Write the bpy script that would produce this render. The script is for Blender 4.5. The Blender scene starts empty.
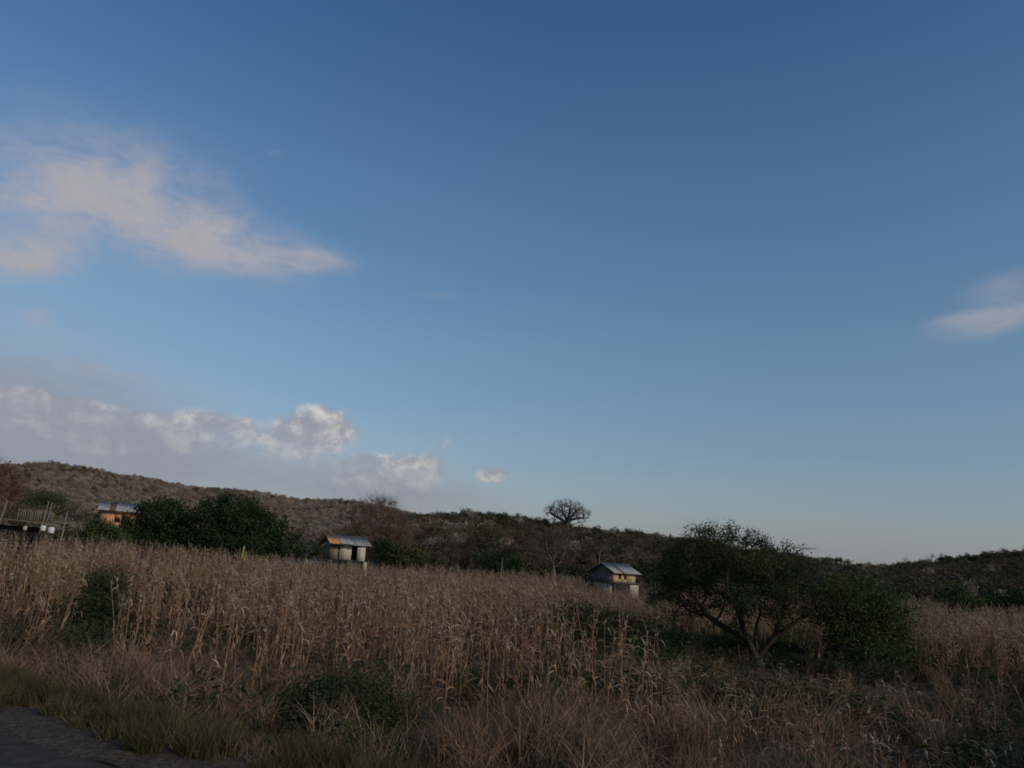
import bpy, bmesh, math, random
import numpy as np
from mathutils import Vector, Matrix

# ------------------------------------------------------------------ camera
sc = bpy.context.scene
COL = sc.collection
CAM_Z = 2.4
FPX = 803.0
PITCH = math.atan(178.0 / FPX)
ROLL = math.radians(4.0)
_F = np.array([0, math.cos(PITCH), math.sin(PITCH)])
_R0 = np.array([1.0, 0, 0]); _U0 = np.array([0, -math.sin(PITCH), math.cos(PITCH)])
_R = _R0 * math.cos(ROLL) + _U0 * math.sin(ROLL)
_U = -_R0 * math.sin(ROLL) + _U0 * math.cos(ROLL)
cam_d = bpy.data.cameras.new('camera'); cam = bpy.data.objects.new('camera', cam_d); COL.objects.link(cam)
cam_d.sensor_width = 36; cam_d.lens = FPX / 1024 * 36
cam_d.clip_start = 0.1; cam_d.clip_end = 20000
cam.matrix_world = Matrix(((_R[0], _U[0], -_F[0], 0), (_R[1], _U[1], -_F[1], 0), (_R[2], _U[2], -_F[2], CAM_Z), (0, 0, 0, 1)))
sc.camera = cam

def ray(px, py):
    return _F + _R * (px - 512) / FPX - _U * (py - 384) / FPX
def azel(px, py):
    d = ray(px, py)
    return math.degrees(math.atan2(d[0], d[1])), math.degrees(math.atan2(d[2], math.hypot(d[0], d[1])))
def at(px, py, dist):
    """world point seen at a place in the photograph, at a horizontal distance in metres"""
    d = ray(px, py); h = math.hypot(d[0], d[1])
    return np.array([d[0] / h * dist, d[1] / h * dist, CAM_Z + d[2] / h * dist])
def hit(px, py, z=-0.9):
    d = ray(px, py); t = (z - CAM_Z) / d[2]
    return np.array([d[0] * t, d[1] * t])

# ------------------------------------------------------------------ light
SUN_EL, SUN_AZ = 24.0, 122.0       # azimuth clockwise from the view direction (+Y)
EXPOSURE = -0.73
SKY_STRENGTH = 0.15
world = bpy.data.worlds.new("World"); sc.world = world; world.use_nodes = True
wn, wl = world.node_tree.nodes, world.node_tree.links
wn.clear()
w_out = wn.new('ShaderNodeOutputWorld'); w_bg = wn.new('ShaderNodeBackground')
w_bg.inputs['Strength'].default_value = SKY_STRENGTH
wl.new(w_bg.outputs[0], w_out.inputs[0])
sky = wn.new('ShaderNodeTexSky'); sky.sky_type = 'NISHITA'; sky.sun_disc = False
sky.sun_elevation = math.radians(SUN_EL); sky.sun_rotation = math.radians(SUN_AZ)
sky.altitude = 100; sky.air_density = 1.0; sky.dust_density = 1.2; sky.ozone_density = 1.6

def WM(op, a, b=None, c=None):
    n = wn.new('ShaderNodeMath'); n.operation = op
    for i, v in enumerate((a, b, c)):
        if v is None: continue
        if isinstance(v, (int, float)): n.inputs[i].default_value = v
        else: wl.new(v, n.inputs[i])
    return n.outputs[0]
def smooth(v, lo, hi):
    n = wn.new('ShaderNodeMapRange'); n.interpolation_type = 'SMOOTHSTEP'
    wl.new(v, n.inputs['Value']); n.inputs['From Min'].default_value = lo; n.inputs['From Max'].default_value = hi
    return n.outputs['Result']
w_tc = wn.new('ShaderNodeTexCoord'); w_sep = wn.new('ShaderNodeSeparateXYZ'); wl.new(w_tc.outputs['Generated'], w_sep.inputs[0])
dx, dy, dz = w_sep.outputs
azn = WM('MULTIPLY', WM('ARCTAN2', dx, dy), 180 / math.pi)
eln = WM('MULTIPLY', WM('ARCSINE', dz), 180 / math.pi)
w_ae = wn.new('ShaderNodeCombineXYZ'); wl.new(azn, w_ae.inputs[0]); wl.new(eln, w_ae.inputs[1])
AE = w_ae.outputs[0]
def wnoise(vec, scale, detail, rough, sx=1.0, sy=1.0, off=(0, 0, 0), dist=0.0):
    m = wn.new('ShaderNodeMapping'); wl.new(vec, m.inputs['Vector'])
    m.inputs['Location'].default_value = off; m.inputs['Scale'].default_value = (sx, sy, 1)
    n = wn.new('ShaderNodeTexNoise'); wl.new(m.outputs[0], n.inputs['Vector'])
    n.inputs['Scale'].default_value = scale; n.inputs['Detail'].default_value = detail
    n.inputs['Roughness'].default_value = rough; n.inputs['Distortion'].default_value = dist
    return n.outputs['Fac']
def blobs(rows, soft=0.0):
    tot = None
    for px, py, hw, hh, rot, st in rows:
        a, e = azel(px, py)
        m = wn.new('ShaderNodeMapping'); m.vector_type = 'TEXTURE'; wl.new(AE, m.inputs['Vector'])
        m.inputs['Location'].default_value = (a, e, 0)
        m.inputs['Rotation'].default_value = (0, 0, math.radians(-rot + 4.0))
        m.inputs['Scale'].default_value = (hw * 0.0713 * 1.5, hh * 0.0713 * 1.5, 1)
        v = wn.new('ShaderNodeVectorMath'); v.operation = 'LENGTH'; wl.new(m.outputs[0], v.inputs[0])
        g = wn.new('ShaderNodeMapRange'); g.interpolation_type = 'SMOOTHSTEP'
        wl.new(v.outputs['Value'], g.inputs['Value'])
        g.inputs['From Min'].default_value = soft; g.inputs['From Max'].default_value = 1.0
        g.inputs['To Min'].default_value = st; g.inputs['To Max'].default_value = 0.0
        tot = g.outputs['Result'] if tot is None else WM('ADD', tot, g.outputs['Result'])
    return tot
# high thin clouds
wis = blobs([(90,182,140,70,4,.95),(30,205,70,40,0,.5),(185,228,135,46,14,.95),(262,250,100,26,5,.95),(325,257,42,9,5,.5),(6,262,55,20,-10,.8),(190,160,70,25,5,.28),
             (6,262,60,22,-10,.7),(275,153,9,5,0,.45),(2,386,26,14,0,.6),
             (1000,320,66,17,-6,.6),(1006,284,44,14,-4,.4),(440,295,34,6,0,.2),(60,230,140,50,0,.18)])
nz = wnoise(AE, 0.22, 7, 0.62, 1.0, 1.7, (3, 7, 0), 0.4)
nz2 = wnoise(AE, 0.7, 5, 0.6, 0.6, 1.6, (13, 7, 0), 0.8)
wis = WM('MULTIPLY', wis, WM('ADD', 0.02, WM('ADD', WM('MULTIPLY', WM('SUBTRACT', nz, 0.14), 1.9), WM('MULTIPLY', WM('SUBTRACT', nz2, 0.3), .8))))
wis_s = WM('MULTIPLY', blobs([(36,316,18,11,0,.9),(95,371,66,11,6,.85),(60,338,48,12,5,.45),(22,390,30,12,0,.5),(1000,318,66,17,-6,.55),(1008,284,46,14,-4,.45),(960,318,34,7,0,.45),(440,295,34,6,0,.25)]), WM('ADD', 0.55, WM('MULTIPLY', nz2, .8)))
wis = WM('MULTIPLY', smooth(WM('ADD', wis, wis_s), 0.02, 2.0), 0.97)
# cumulus bank along the horizon
CU = [(8,404,40,18,0,.8),(45,416,40,20,0,.95),(92,428,44,22,0,1.05),(140,436,42,16,0,.9),(195,431,46,20,0,1.05),(232,432,26,15,0,1.),(316,430,42,23,0,1.25),(290,450,40,16,0,.6),
      (395,474,46,20,0,1.1),(420,470,24,12,0,.7),(350,470,36,14,0,.6),(494,475,19,8,0,.95),(441,449,20,13,-20,.42),(368,460,16,8,0,.6)]
cub = blobs(CU, 0.15)
cn = wnoise(AE, 0.42, 8, 0.6, 1.0, 1.25, (1, 2, 0), 0.3)
cn_s = wnoise(AE, 0.42, 8, 0.6, 1.0, 1.25, (1 - 0.55, 2 - 0.75, 0), 0.3)
cud = smooth(WM('MULTIPLY', cub, WM('ADD', WM('MULTIPLY', cn, 2.2), -0.25)), 0.10, 0.75)
hazeb = blobs([(150,470,260,42,3,.75),(400,495,120,30,4,.55),(40,415,230,50,0,.45),(40,310,240,120,0,.26),(900,556,240,24,4,.55),(620,530,260,30,4,.25),(-150,440,220,120,0,.6)])
hz = WM('MULTIPLY', smooth(WM('MULTIPLY', hazeb, WM('ADD', WM('MULTIPLY', nz2, 0.7), 0.65)), 0.0, 1.1), 0.85)
lit = WM('ADD', smooth(WM('SUBTRACT', cn, cn_s), -0.12, 0.26), 0.0)

def rgbmix(fac, a, b):
    n = wn.new('ShaderNodeMix'); n.data_type = 'RGBA'
    wl.new(fac, n.inputs[0])
    for i, v in ((6, a), (7, b)):
        if isinstance(v, tuple): n.inputs[i].default_value = v + (1,)
        else: wl.new(v, n.inputs[i])
    return n.outputs[2]
def cc(r, g, b):      # a cloud's brightness, given as it should show, in the sky texture's own units
    def lin(v):
        v /= 255
        return v / 12.92 if v <= .04045 else ((v + .055) / 1.055) ** 2.4
    k = 1 / (2 ** EXPOSURE) / SKY_STRENGTH
    return (lin(r) * k, lin(g) * k, lin(b) * k)
# clear tropical air: deeper blue overhead than the texture's default atmosphere
w_cr = wn.new('ShaderNodeValToRGB'); wl.new(WM('DIVIDE', eln, 90.0), w_cr.inputs[0])
_e = w_cr.color_ramp.elements
_e[0].position = 0.0; _e[0].color = (.82, .80, .92, 1); _e[1].position = 1.0; _e[1].color = (.5, .9, 1.2, 1)
for p_, c_ in ((4 / 90, (.84, .85, .95, 1)), (15 / 90, (.91, 1.06, 1.11, 1)), (26 / 90, (.80, 1.05, 1.21, 1)), (37 / 90, (.55, .88, 1.15, 1))):
    e_ = _e.new(p_); e_.color = c_
s_tint = wn.new('ShaderNodeMix'); s_tint.data_type = 'RGBA'; s_tint.blend_type = 'MULTIPLY'; s_tint.inputs[0].default_value = 1
wl.new(sky.outputs[0], s_tint.inputs[6]); wl.new(w_cr.outputs[0], s_tint.inputs[7])
c1 = rgbmix(wis, s_tint.outputs[2], cc(170, 168, 174))
cloudc = rgbmix(lit, cc(150, 151, 160), cc(214, 206, 198))
c2 = rgbmix(hz, c1, cc(141, 143, 155))
c3 = rgbmix(WM('MULTIPLY', cud, WM('ADD', 0.25, WM('MULTIPLY', smooth(WM('SUBTRACT', eln, WM('MULTIPLY', azn, -0.12)), 3.0, 6.5), 0.65))), c2, cloudc)
wl.new(c3, w_bg.inputs['Color'])

sun_d = bpy.data.lights.new('sun', 'SUN'); sun = bpy.data.objects.new('sun', sun_d); COL.objects.link(sun)
sun_d.energy = 3.2; sun_d.angle = math.radians(0.53); sun_d.color = (1.0, 0.85, 0.69)
_sd = Vector((math.cos(math.radians(SUN_EL)) * math.sin(math.radians(SUN_AZ)), math.cos(math.radians(SUN_EL)) * math.cos(math.radians(SUN_AZ)), math.sin(math.radians(SUN_EL))))
sun.rotation_euler = _sd.to_track_quat('Z', 'Y').to_euler()
sun.location = (0, 0, 60)

sc.view_settings.view_transform = 'Standard'; sc.view_settings.look = 'None'
sc.view_settings.exposure = EXPOSURE; sc.view_settings.gamma = 1
sc.render.film_transparent = False
sc.cycles.use_denoising = True
sc.cycles.max_bounces = 5; sc.cycles.transparent_max_bounces = 4
sc.cycles.filter_width = 1.7
# ------------------------------------------------------------------ helpers
def put(name, V, F, mats, parent=None, midx=None, smoothf=False):
    V = np.asarray(V, dtype=np.float32).reshape(-1, 3)
    me = bpy.data.meshes.new(name)
    F = [np.asarray(f, dtype=np.int32) for f in (F if isinstance(F, list) else [F]) if len(f)]
    nv = sum(f.size for f in F); npoly = sum(len(f) for f in F)
    me.vertices.add(len(V)); me.vertices.foreach_set('co', V.ravel())
    me.loops.add(nv); me.loops.foreach_set('vertex_index', np.concatenate([f.ravel() for f in F]))
    me.polygons.add(npoly)
    tot = np.concatenate([np.full(len(f), f.shape[1], dtype=np.int32) for f in F])
    st = np.concatenate([[0], np.cumsum(tot)[:-1]]).astype(np.int32)
    me.polygons.foreach_set('loop_start', st); me.polygons.foreach_set('loop_total', tot)
    if midx is not None: me.polygons.foreach_set('material_index', np.asarray(midx, dtype=np.int32))
    if smoothf: me.polygons.foreach_set('use_smooth', np.ones(npoly, dtype=bool))
    me.update(calc_edges=True); me.validate()
    for m in (mats if isinstance(mats, (list, tuple)) else [mats]): me.materials.append(m)
    o = bpy.data.objects.new(name, me)
    return link(o, parent)
def link(o, parent=None):
    COL.objects.link(o)
    if parent is not None: o.parent = parent
    return o
def empty(name, loc, rz=0.0, rx=0.0, ry=0.0):
    o = bpy.data.objects.new(name, None); COL.objects.link(o)
    o.location = tuple(float(v) for v in loc); o.rotation_euler = (rx, ry, rz); o.empty_display_size = 0.3
    return o
def tag(o, label=None, cat=None, group=None, kind=None):
    if label: o['label'] = label
    if cat: o['category'] = cat
    if group: o['group'] = group
    if kind: o['kind'] = kind
    return o

class MB:
    """collects shapes for one mesh"""
    def __init__(s): s.V = []; s.Q = []; s.T = []; s.n = 0
    def add(s, V, Q=None, T=None):
        V = np.asarray(V, float).reshape(-1, 3)
        s.V.append(V)
        if Q is not None and len(Q): s.Q.append(np.asarray(Q) + s.n)
        if T is not None and len(T): s.T.append(np.asarray(T) + s.n)
        s.n += len(V); return s
    def hexa(s, P):
        return s.add(P, [(0,3,2,1),(4,5,6,7),(0,1,5,4),(1,2,6,5),(2,3,7,6),(3,0,4,7)])
    def box(s, x0, x1, y0, y1, z0, z1):
        return s.hexa([(x0,y0,z0),(x1,y0,z0),(x1,y1,z0),(x0,y1,z0),(x0,y0,z1),(x1,y0,z1),(x1,y1,z1),(x0,y1,z1)])
    def bar(s, a, b, w, h=None):
        a = np.array(a, float); b = np.array(b, float); h = h or w
        d = b - a; d /= np.linalg.norm(d)
        u = np.cross(d, (0, 0, 1)) if abs(d[2]) < .95 else np.cross(d, (0, 1, 0)); u /= np.linalg.norm(u); v = np.cross(u, d)
        P = [c + su * u * w / 2 + sv * v * h / 2 for c in (a, b) for su, sv in ((-1,-1),(1,-1),(1,1),(-1,1))]
        return s.hexa(P)
    def tube(s, P, R, n=6):
        V, Q = tube(P, R, n); return s.add(V, Q)
    def build(s, name, mat, parent=None, smoothf=False):
        F = []
        if s.Q: F.append(np.concatenate(s.Q))
        if s.T: F.append(np.concatenate(s.T))
        return put(name, np.concatenate(s.V), F, mat, parent, smoothf=smoothf)
def tube(P, R, n=6):
    P = np.asarray(P, float); R = np.asarray(R, float); m = len(P)
    T = np.gradient(P, axis=0); T /= np.linalg.norm(T, axis=1, keepdims=True) + 1e-9
    ref = np.array([0.31, 0.17, 0.93]); 
    if abs(T[:, :] @ ref).max() > .97: ref = np.array([0.9, -0.3, 0.1])
    U = np.cross(T, ref); U /= np.linalg.norm(U, axis=1, keepdims=True) + 1e-9
    W = np.cross(T, U)
    a = np.arange(n) / n * 2 * np.pi
    V = P[:, None, :] + R[:, None, None] * (np.cos(a)[None, :, None] * U[:, None, :] + np.sin(a)[None, :, None] * W[:, None, :])
    i = np.arange(m - 1)[:, None] * n; j = np.arange(n)[None, :]; k = (np.arange(n) + 1) % n
    Q = np.stack([i + j, i + k[None, :], i + n + k[None, :], i + n + j], -1).reshape(-1, 4)
    return V.reshape(-1, 3), Q
def ribbon(P, W, side):
    """flat blade along P, half widths W, side direction(s)"""
    P = np.asarray(P, float); W = np.asarray(W, float)[:, None]; side = np.asarray(side, float)
    V = np.concatenate([P - W * side, P + W * side]); m = len(P)
    i = np.arange(m - 1)
    return V, np.stack([i, i + 1, m + i + 1, m + i], -1)
def leafquads(rng, C, L, W, droop=0.0, outw=None):
    """rhombic leaves at centres C"""
    n = len(C)
    d = rng.normal(size=(n, 3)); d[:, 2] = d[:, 2] * .6 - droop
    if outw is not None: d += outw
    d /= np.linalg.norm(d, axis=1, keepdims=True) + 1e-9
    s = np.cross(d, rng.normal(size=(n, 3))); s /= np.linalg.norm(s, axis=1, keepdims=True) + 1e-9
    k = rng.uniform(.6, 1.3, (n, 1)); L = L * k / 2; W = W * k / 2
    V = np.stack([C - d * L, C + s * W, C + d * L, C - s * W], 1).reshape(-1, 3)
    return V, np.arange(4 * n).reshape(-1, 4)

# ------------------------------------------------------------------ materials
def mat(name, colors, scale=4.0, rough=.9, transl=0.0, rnd=0.0, coord='Object', bump=0.0, detail=5, spec=0.15, stretch=(1, 1, 1), big=None):
    """colours blended by noise; rnd = how much each instance varies; big = (scale, colour, amount) of large patches over world position"""
    m = bpy.data.materials.new(name); m.use_nodes = True; N = m.node_tree.nodes; L = m.node_tree.links; N.clear()
    out = N.new('ShaderNodeOutputMaterial'); pr = N.new('ShaderNodeBsdfPrincipled')
    pr.inputs['Roughness'].default_value = rough; pr.inputs['Specular IOR Level'].default_value = spec
    tc = N.new('ShaderNodeTexCoord'); mp = N.new('ShaderNodeMapping'); mp.inputs['Scale'].default_value = stretch
    if coord == 'World':
        g = N.new('ShaderNodeNewGeometry'); L.new(g.outputs['Position'], mp.inputs[0])
    else: L.new(tc.outputs[coord], mp.inputs[0])
    nz = N.new('ShaderNodeTexNoise'); nz.inputs['Scale'].default_value = scale; nz.inputs['Detail'].default_value = detail; nz.inputs['Roughness'].default_value = .65
    L.new(mp.outputs[0], nz.inputs['Vector'])
    fac = nz.outputs['Fac']
    mr = N.new('ShaderNodeMapRange'); mr.inputs['From Min'].default_value = .3; mr.inputs['From Max'].default_value = .7; L.new(fac, mr.inputs['Value']); fac = mr.outputs[0]
    if rnd:
        oi = N.new('ShaderNodeObjectInfo'); mx = N.new('ShaderNodeMix'); mx.inputs[0].default_value = rnd
        L.new(fac, mx.inputs[2]); L.new(oi.outputs['Random'], mx.inputs[3]); fac = mx.outputs[0]
    cr = N.new('ShaderNodeValToRGB'); el = cr.color_ramp.elements; k = len(colors)
    while len(el) < k: el.new(.5)
    for i, c in enumerate(colors): el[i].position = i / (k - 1) if k > 1 else 0; el[i].color = tuple(c) + (1,)
    L.new(fac, cr.inputs[0]); colr = cr.outputs[0]
    if big:
        g = N.new('ShaderNodeNewGeometry'); n2 = N.new('ShaderNodeTexNoise'); n2.inputs['Scale'].default_value = big[0]; n2.inputs['Detail'].default_value = 3
        L.new(g.outputs['Position'], n2.inputs['Vector'])
        r2 = N.new('ShaderNodeMapRange'); r2.inputs['From Min'].default_value = .42; r2.inputs['From Max'].default_value = .62; r2.inputs['To Max'].default_value = big[2]
        L.new(n2.outputs['Fac'], r2.inputs['Value'])
        m2 = N.new('ShaderNodeMix'); m2.data_type = 'RGBA'; L.new(r2.outputs[0], m2.inputs[0]); L.new(colr, m2.inputs[6]); m2.inputs[7].default_value = tuple(big[1]) + (1,)
        colr = m2.outputs[2]
    L.new(colr, pr.inputs['Base Color'])
    if bump:
        b = N.new('ShaderNodeBump'); b.inputs['Strength'].default_value = bump; b.inputs['Distance'].default_value = .05
        L.new(nz.outputs['Fac'], b.inputs['Height']); L.new(b.outputs[0], pr.inputs['Normal'])
    if transl:
        t = N.new('ShaderNodeBsdfTranslucent'); L.new(colr, t.inputs['Color']); ms = N.new('ShaderNodeMixShader'); ms.inputs[0].default_value = transl
        L.new(pr.outputs[0], ms.inputs[1]); L.new(t.outputs[0], ms.inputs[2]); L.new(ms.outputs[0], out.inputs[0])
    else: L.new(pr.outputs[0], out.inputs[0])
    return m

M = {}
M['ground'] = mat('field_soil', [(.045,.034,.022), (.085,.062,.040), (.12,.09,.058)], .8, coord='World', bump=.6, big=(.09, (.045,.05,.024), .6))
M['asphalt'] = mat('asphalt', [(.024,.019,.015), (.040,.033,.026), (.065,.053,.041)], 5, coord='World', bump=.5, rough=.92)
M['gravel'] = mat('shoulder_gravel', [(.026,.021,.016), (.055,.043,.031), (.12,.095,.068)], 14, coord='World', bump=.9)
M['corn_leaf'] = mat('dry_corn_leaf', [(.072,.038,.021), (.150,.085,.046), (.27,.175,.105), (.52,.42,.29)], 2.2, transl=.25, rnd=.5, big=(.12, (.085,.048,.026), .5))
M['corn_stem'] = mat('dry_corn_stem', [(.13,.07,.038), (.25,.155,.088)], 3, rnd=.4)
M['husk'] = mat('corn_husk', [(.19,.12,.06), (.30,.21,.12)], 5, rnd=.4)
M['tassel'] = mat('corn_tassel', [(.20,.14,.09), (.46,.39,.29)], 5, rnd=.4)
M['straw'] = mat('shade_dark_straw', [(.055,.035,.020), (.095,.065,.037), (.16,.12,.07)], .9, transl=.15, rnd=.5)  # darker copy of the dry grass colour, standing in for shade between stems
M['dry_grass'] = mat('dry_grass', [(.11,.063,.037), (.20,.13,.08), (.34,.26,.17)], .9, transl=.2, rnd=.5)
M['green_grass'] = mat('verge_grass', [(.042,.040,.017), (.07,.062,.025), (.135,.10,.05)], .9, transl=.25, rnd=.6)
M['weed'] = mat('weed_leaf', [(.018,.026,.012), (.034,.045,.018), (.060,.065,.028)], 1.5, transl=.2, rnd=.5)
M['bark'] = mat('dark_bark', [(.028,.022,.018), (.06,.048,.038)], 6, stretch=(1, 1, .3), bump=.5)
M['pale_bark'] = mat('pale_bark', [(.13,.115,.09), (.22,.20,.16)], 4, stretch=(1, 1, .4))
M['grey_bark'] = mat('grey_bark', [(.07,.06,.052), (.12,.105,.09)], 4, stretch=(1, 1, .4))
M['ceiba_bark'] = mat('ceiba_bark', [(.05,.048,.045), (.09,.085,.075)], 2)
M['leaf_dark'] = mat('dark_evergreen_leaf', [(.013,.023,.009), (.022,.038,.013), (.036,.054,.018)], .7, transl=.2)
M['leaf_acacia'] = mat('acacia_leaf', [(.022,.032,.013), (.038,.052,.018), (.06,.070,.022), (.085,.08,.03)], .8, transl=.25)
M['leaf_bush'] = mat('bush_leaf', [(.03,.045,.016), (.055,.075,.022), (.085,.10,.035)], .8, transl=.25)
M['leaf_olive'] = mat('olive_leaf', [(.05,.055,.018), (.09,.09,.03)], .8, transl=.2)
M['leaf_yellow'] = mat('banana_leaf', [(.28,.32,.06), (.40,.42,.10)], 3, transl=.3)
M['twig_brown'] = mat('brown_twigs', [(.075,.048,.034), (.13,.09,.065)], .8, rnd=.3)
M['twig_grey'] = mat('grey_twigs', [(.10,.082,.068), (.17,.145,.125)], .8, rnd=.5)
M['twig_red'] = mat('russet_leaves', [(.085,.04,.022), (.14,.075,.04)], .8, rnd=.3)

# ------------------------------------------------------------------ terrain
ROAD_N = np.array([0.52423921, 0.85157105]); ROAD_T = np.array([0.85157105, -0.52423921]); ROAD_D = 6.4276
def sst(x, a, b):
    t = np.clip((np.asarray(x, float) - a) / (b - a), 0, 1); return t * t * (3 - 2 * t)
def vnoise(x, y, s, seed=0):
    x = np.asarray(x, float) / s + seed * 17.3; y = np.asarray(y, float) / s - seed * 9.1
    xi, yi = np.floor(x), np.floor(y); u, v = x - xi, y - yi; u = u*u*(3-2*u); v = v*v*(3-2*v)
    def h(a, b):
        t = np.sin(a * 127.1 + b * 311.7 + seed * 3.7) * 43758.5453; return t - np.floor(t)
    return (h(xi, yi) * (1-u) + h(xi+1, yi) * u) * (1-v) + (h(xi, yi+1) * (1-u) + h(xi+1, yi+1) * u) * v
def prof(rows, R, tree, tail_l, tail_r):
    """skyline read off the photograph -> (azimuth, ground height) at the ridge's true distance"""
    az, hh = [], []
    for px, py in rows:
        a, e = azel(px, py); az.append(a); hh.append(CAM_Z + R * math.tan(math.radians(e)) - tree)
    return np.array([tail_l[0]] + az + [tail_r[0]]), np.array([tail_l[1]] + hh + [tail_r[1]])
RA, RB, RC, RD = 650., 270., 380., 560.
PA = prof([(0,464),(25,462),(50,460),(80,463),(110,470),(150,476),(200,485),(240,487),(270,492),(300,498),(350,499),(400,508),(450,520)], RA, 4.0, (-75, 20), (15, 4))
PB = prof([(330,552),(360,530),(385,516),(405,512),(430,511),(470,511),(510,515),(540,519),(570,524),(600,527),(650,533),(700,541),(750,549),(820,562),(850,570)], RB, 4.0, (-22, 0), (32, 0))
PC = prof([(800,583),(840,570),(865,565),(900,565),(940,560),(980,555),(1024,549)], RC, 4.5, (12, 0), (60, 30))
PD = prof([(760,570),(800,562),(825,558),(838,557),(855,561),(880,566),(950,570)], RD, 3.5, (12, 0), (36, 0))
def hgt(x, y):
    x = np.asarray(x, float); y = np.asarray(y, float)
    d = np.hypot(x, y) + 1e-6; az = np.degrees(np.arctan2(x, y))
    s = x * ROAD_N[0] + y * ROAD_N[1] - ROAD_D
    z = -0.9 * sst(s, .7, 3.4) - .03 * sst(s, -.1, .3)
    fld = sst(s, 3, 8)
    z = z + fld * (.9 * sst(-x, 6, 42) * sst(d, 10, 50) + .12 * (vnoise(x, y, 7, 1) - .5))
    left = sst(-az, 6, 16)
    z = z + fld * (np.clip(d - 84, 0, 200) * .036 * left + .5 * sst(d, 60, 120) * (1 - left))
    def ridge(P, R, d0, pw=1.0):
        H = np.interp(az, P[0], P[1]); t = np.clip((d - d0) / (R - d0), 0, 1)
        up = t ** pw * (1.0 - .0 * t); up = up * (1 - .12 * (1 - t) * t * 4)
        down = 1 - sst(d, R + 15, R * 1.9) * .9
        return np.where(d < R, H * up, H * down) - 1.0 * (t <= 0) - .8 * (1 - sst(t, 0, .08))
    front = sst(y, 20, 60)
    hl = [z]
    for P, R, d0, pw in ((PA, RA, 190, 1.15), (PB, RB, 118, .9), (PC, RC, 135, 1.1), (PD, RD, 300, 1.0)):
        hl.append(np.where(y > 10, ridge(P, R, d0, pw), -5) - 6 * (1 - front))
    z2 = np.maximum.reduce(hl)
    rough = sst(d, 140, 300) * ((vnoise(x, y, 45, 3) - .5) * 2.0 + (vnoise(x, y, 18, 4) - .5) * 1.0)
    return z2 + rough * sst(z2 - z, .2, 4)
nr, na = 230, 480
rr = np.concatenate([[0], np.geomspace(1.2, 9000, nr - 1)]); aa = np.arange(na) / na * 2 * np.pi
X = rr[:, None] * np.sin(aa)[None, :]; Y = rr[:, None] * np.cos(aa)[None, :]
Z = hgt(X, Y)
# under the road's own sheet the ground sits a little lower
_s = X * ROAD_N[0] + Y * ROAD_N[1] - ROAD_D
Z = np.where(_s < 0.2, Z - .06, Z)
i = np.arange(nr - 1)[:, None] * na; j = np.arange(na)[None, :]; k = (j + 1) % na
Q = np.stack([i + j, i + na + j, i + na + k, i + k], -1).reshape(-1, 4)
def hill_ground():
    """soil in the field, brown leaf litter and bleached grass on the hills"""
    m = mat('ground', [(.045,.034,.022), (.085,.062,.040), (.12,.09,.058)], .8, coord='World', bump=.5, big=(.09, (.045,.05,.024), .6))
    N = m.node_tree.nodes; L = m.node_tree.links
    pr = [n for n in N if n.type == 'BSDF_PRINCIPLED'][0]; src = pr.inputs['Base Color'].links[0].from_socket
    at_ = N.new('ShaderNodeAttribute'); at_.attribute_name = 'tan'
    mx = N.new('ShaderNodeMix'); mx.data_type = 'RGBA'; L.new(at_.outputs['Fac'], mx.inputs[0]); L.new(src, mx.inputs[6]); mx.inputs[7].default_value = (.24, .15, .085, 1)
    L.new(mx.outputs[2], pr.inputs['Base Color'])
    return m
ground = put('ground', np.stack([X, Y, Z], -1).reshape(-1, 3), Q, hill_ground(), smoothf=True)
_tan = np.zeros(X.shape)
def patch(px, py, d, w, dep):
    """a bare clearing: real width and depth in metres"""
    c = at(px, py, d); u = c[:2] / np.hypot(*c[:2]); t = np.array([u[1], -u[0]])
    a = ((X - c[0]) * u[0] + (Y - c[1]) * u[1]) / dep; b = ((X - c[0]) * t[0] + (Y - c[1]) * t[1]) / w
    return (1 - sst(np.hypot(a, b), .6, 1.1))
CLEAR = [(70,512,175,14,45), (838,566,500,14,60), (20,512,165,14,40)]
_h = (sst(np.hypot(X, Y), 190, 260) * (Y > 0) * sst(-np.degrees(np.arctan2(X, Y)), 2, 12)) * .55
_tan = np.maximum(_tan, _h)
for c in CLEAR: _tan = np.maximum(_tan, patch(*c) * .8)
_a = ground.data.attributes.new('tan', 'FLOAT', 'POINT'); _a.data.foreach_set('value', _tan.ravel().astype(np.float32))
tag(ground, 'dry field soil running up into the wooded hills', kind='structure')

def strip(name, s0, s1, t0, t1, dz, m, wob=0.0, n=200, k=6):
    t = np.linspace(t0, t1, n); out = []
    for q in np.linspace(0, 1, k):
        a = s0 + (s1 - s0) * q
        w = wob * (vnoise(t, t * 0 + q * 3, .9, 5) - .5) + wob * .5 * (vnoise(t, t * 0, .25, 6) - .5) if q in (0., 1.) else 0 * t
        P = ROAD_N[None, :] * (ROAD_D + a + w)[:, None] + ROAD_T[None, :] * t[:, None]
        z = np.zeros(n) + dz if dz is not None else hgt(P[:, 0], P[:, 1]) + .012
        out.append(np.concatenate([P, z[:, None]], 1))
    V = np.concatenate(out); i = np.arange(k - 1)[:, None] * n; j = np.arange(n - 1)[None, :]
    return put(name, V, np.stack([i + j, i + j + 1, i + n + j + 1, i + n + j], -1).reshape(-1, 4), m, smoothf=True)
road = strip('road', -9.0, -0.25, -150, 150, 0.0, M['asphalt'], .0, 400, 4)
tag(road, 'dark worn asphalt road at the edge of the field', kind='structure')
sh = strip('gravel_shoulder', -0.72, .3, -60, 60, None, M['gravel'], .30, 900, 10)
V = np.empty(len(sh.data.vertices) * 3); sh.data.vertices.foreach_get('co', V); V = V.reshape(-1, 3)
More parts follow.
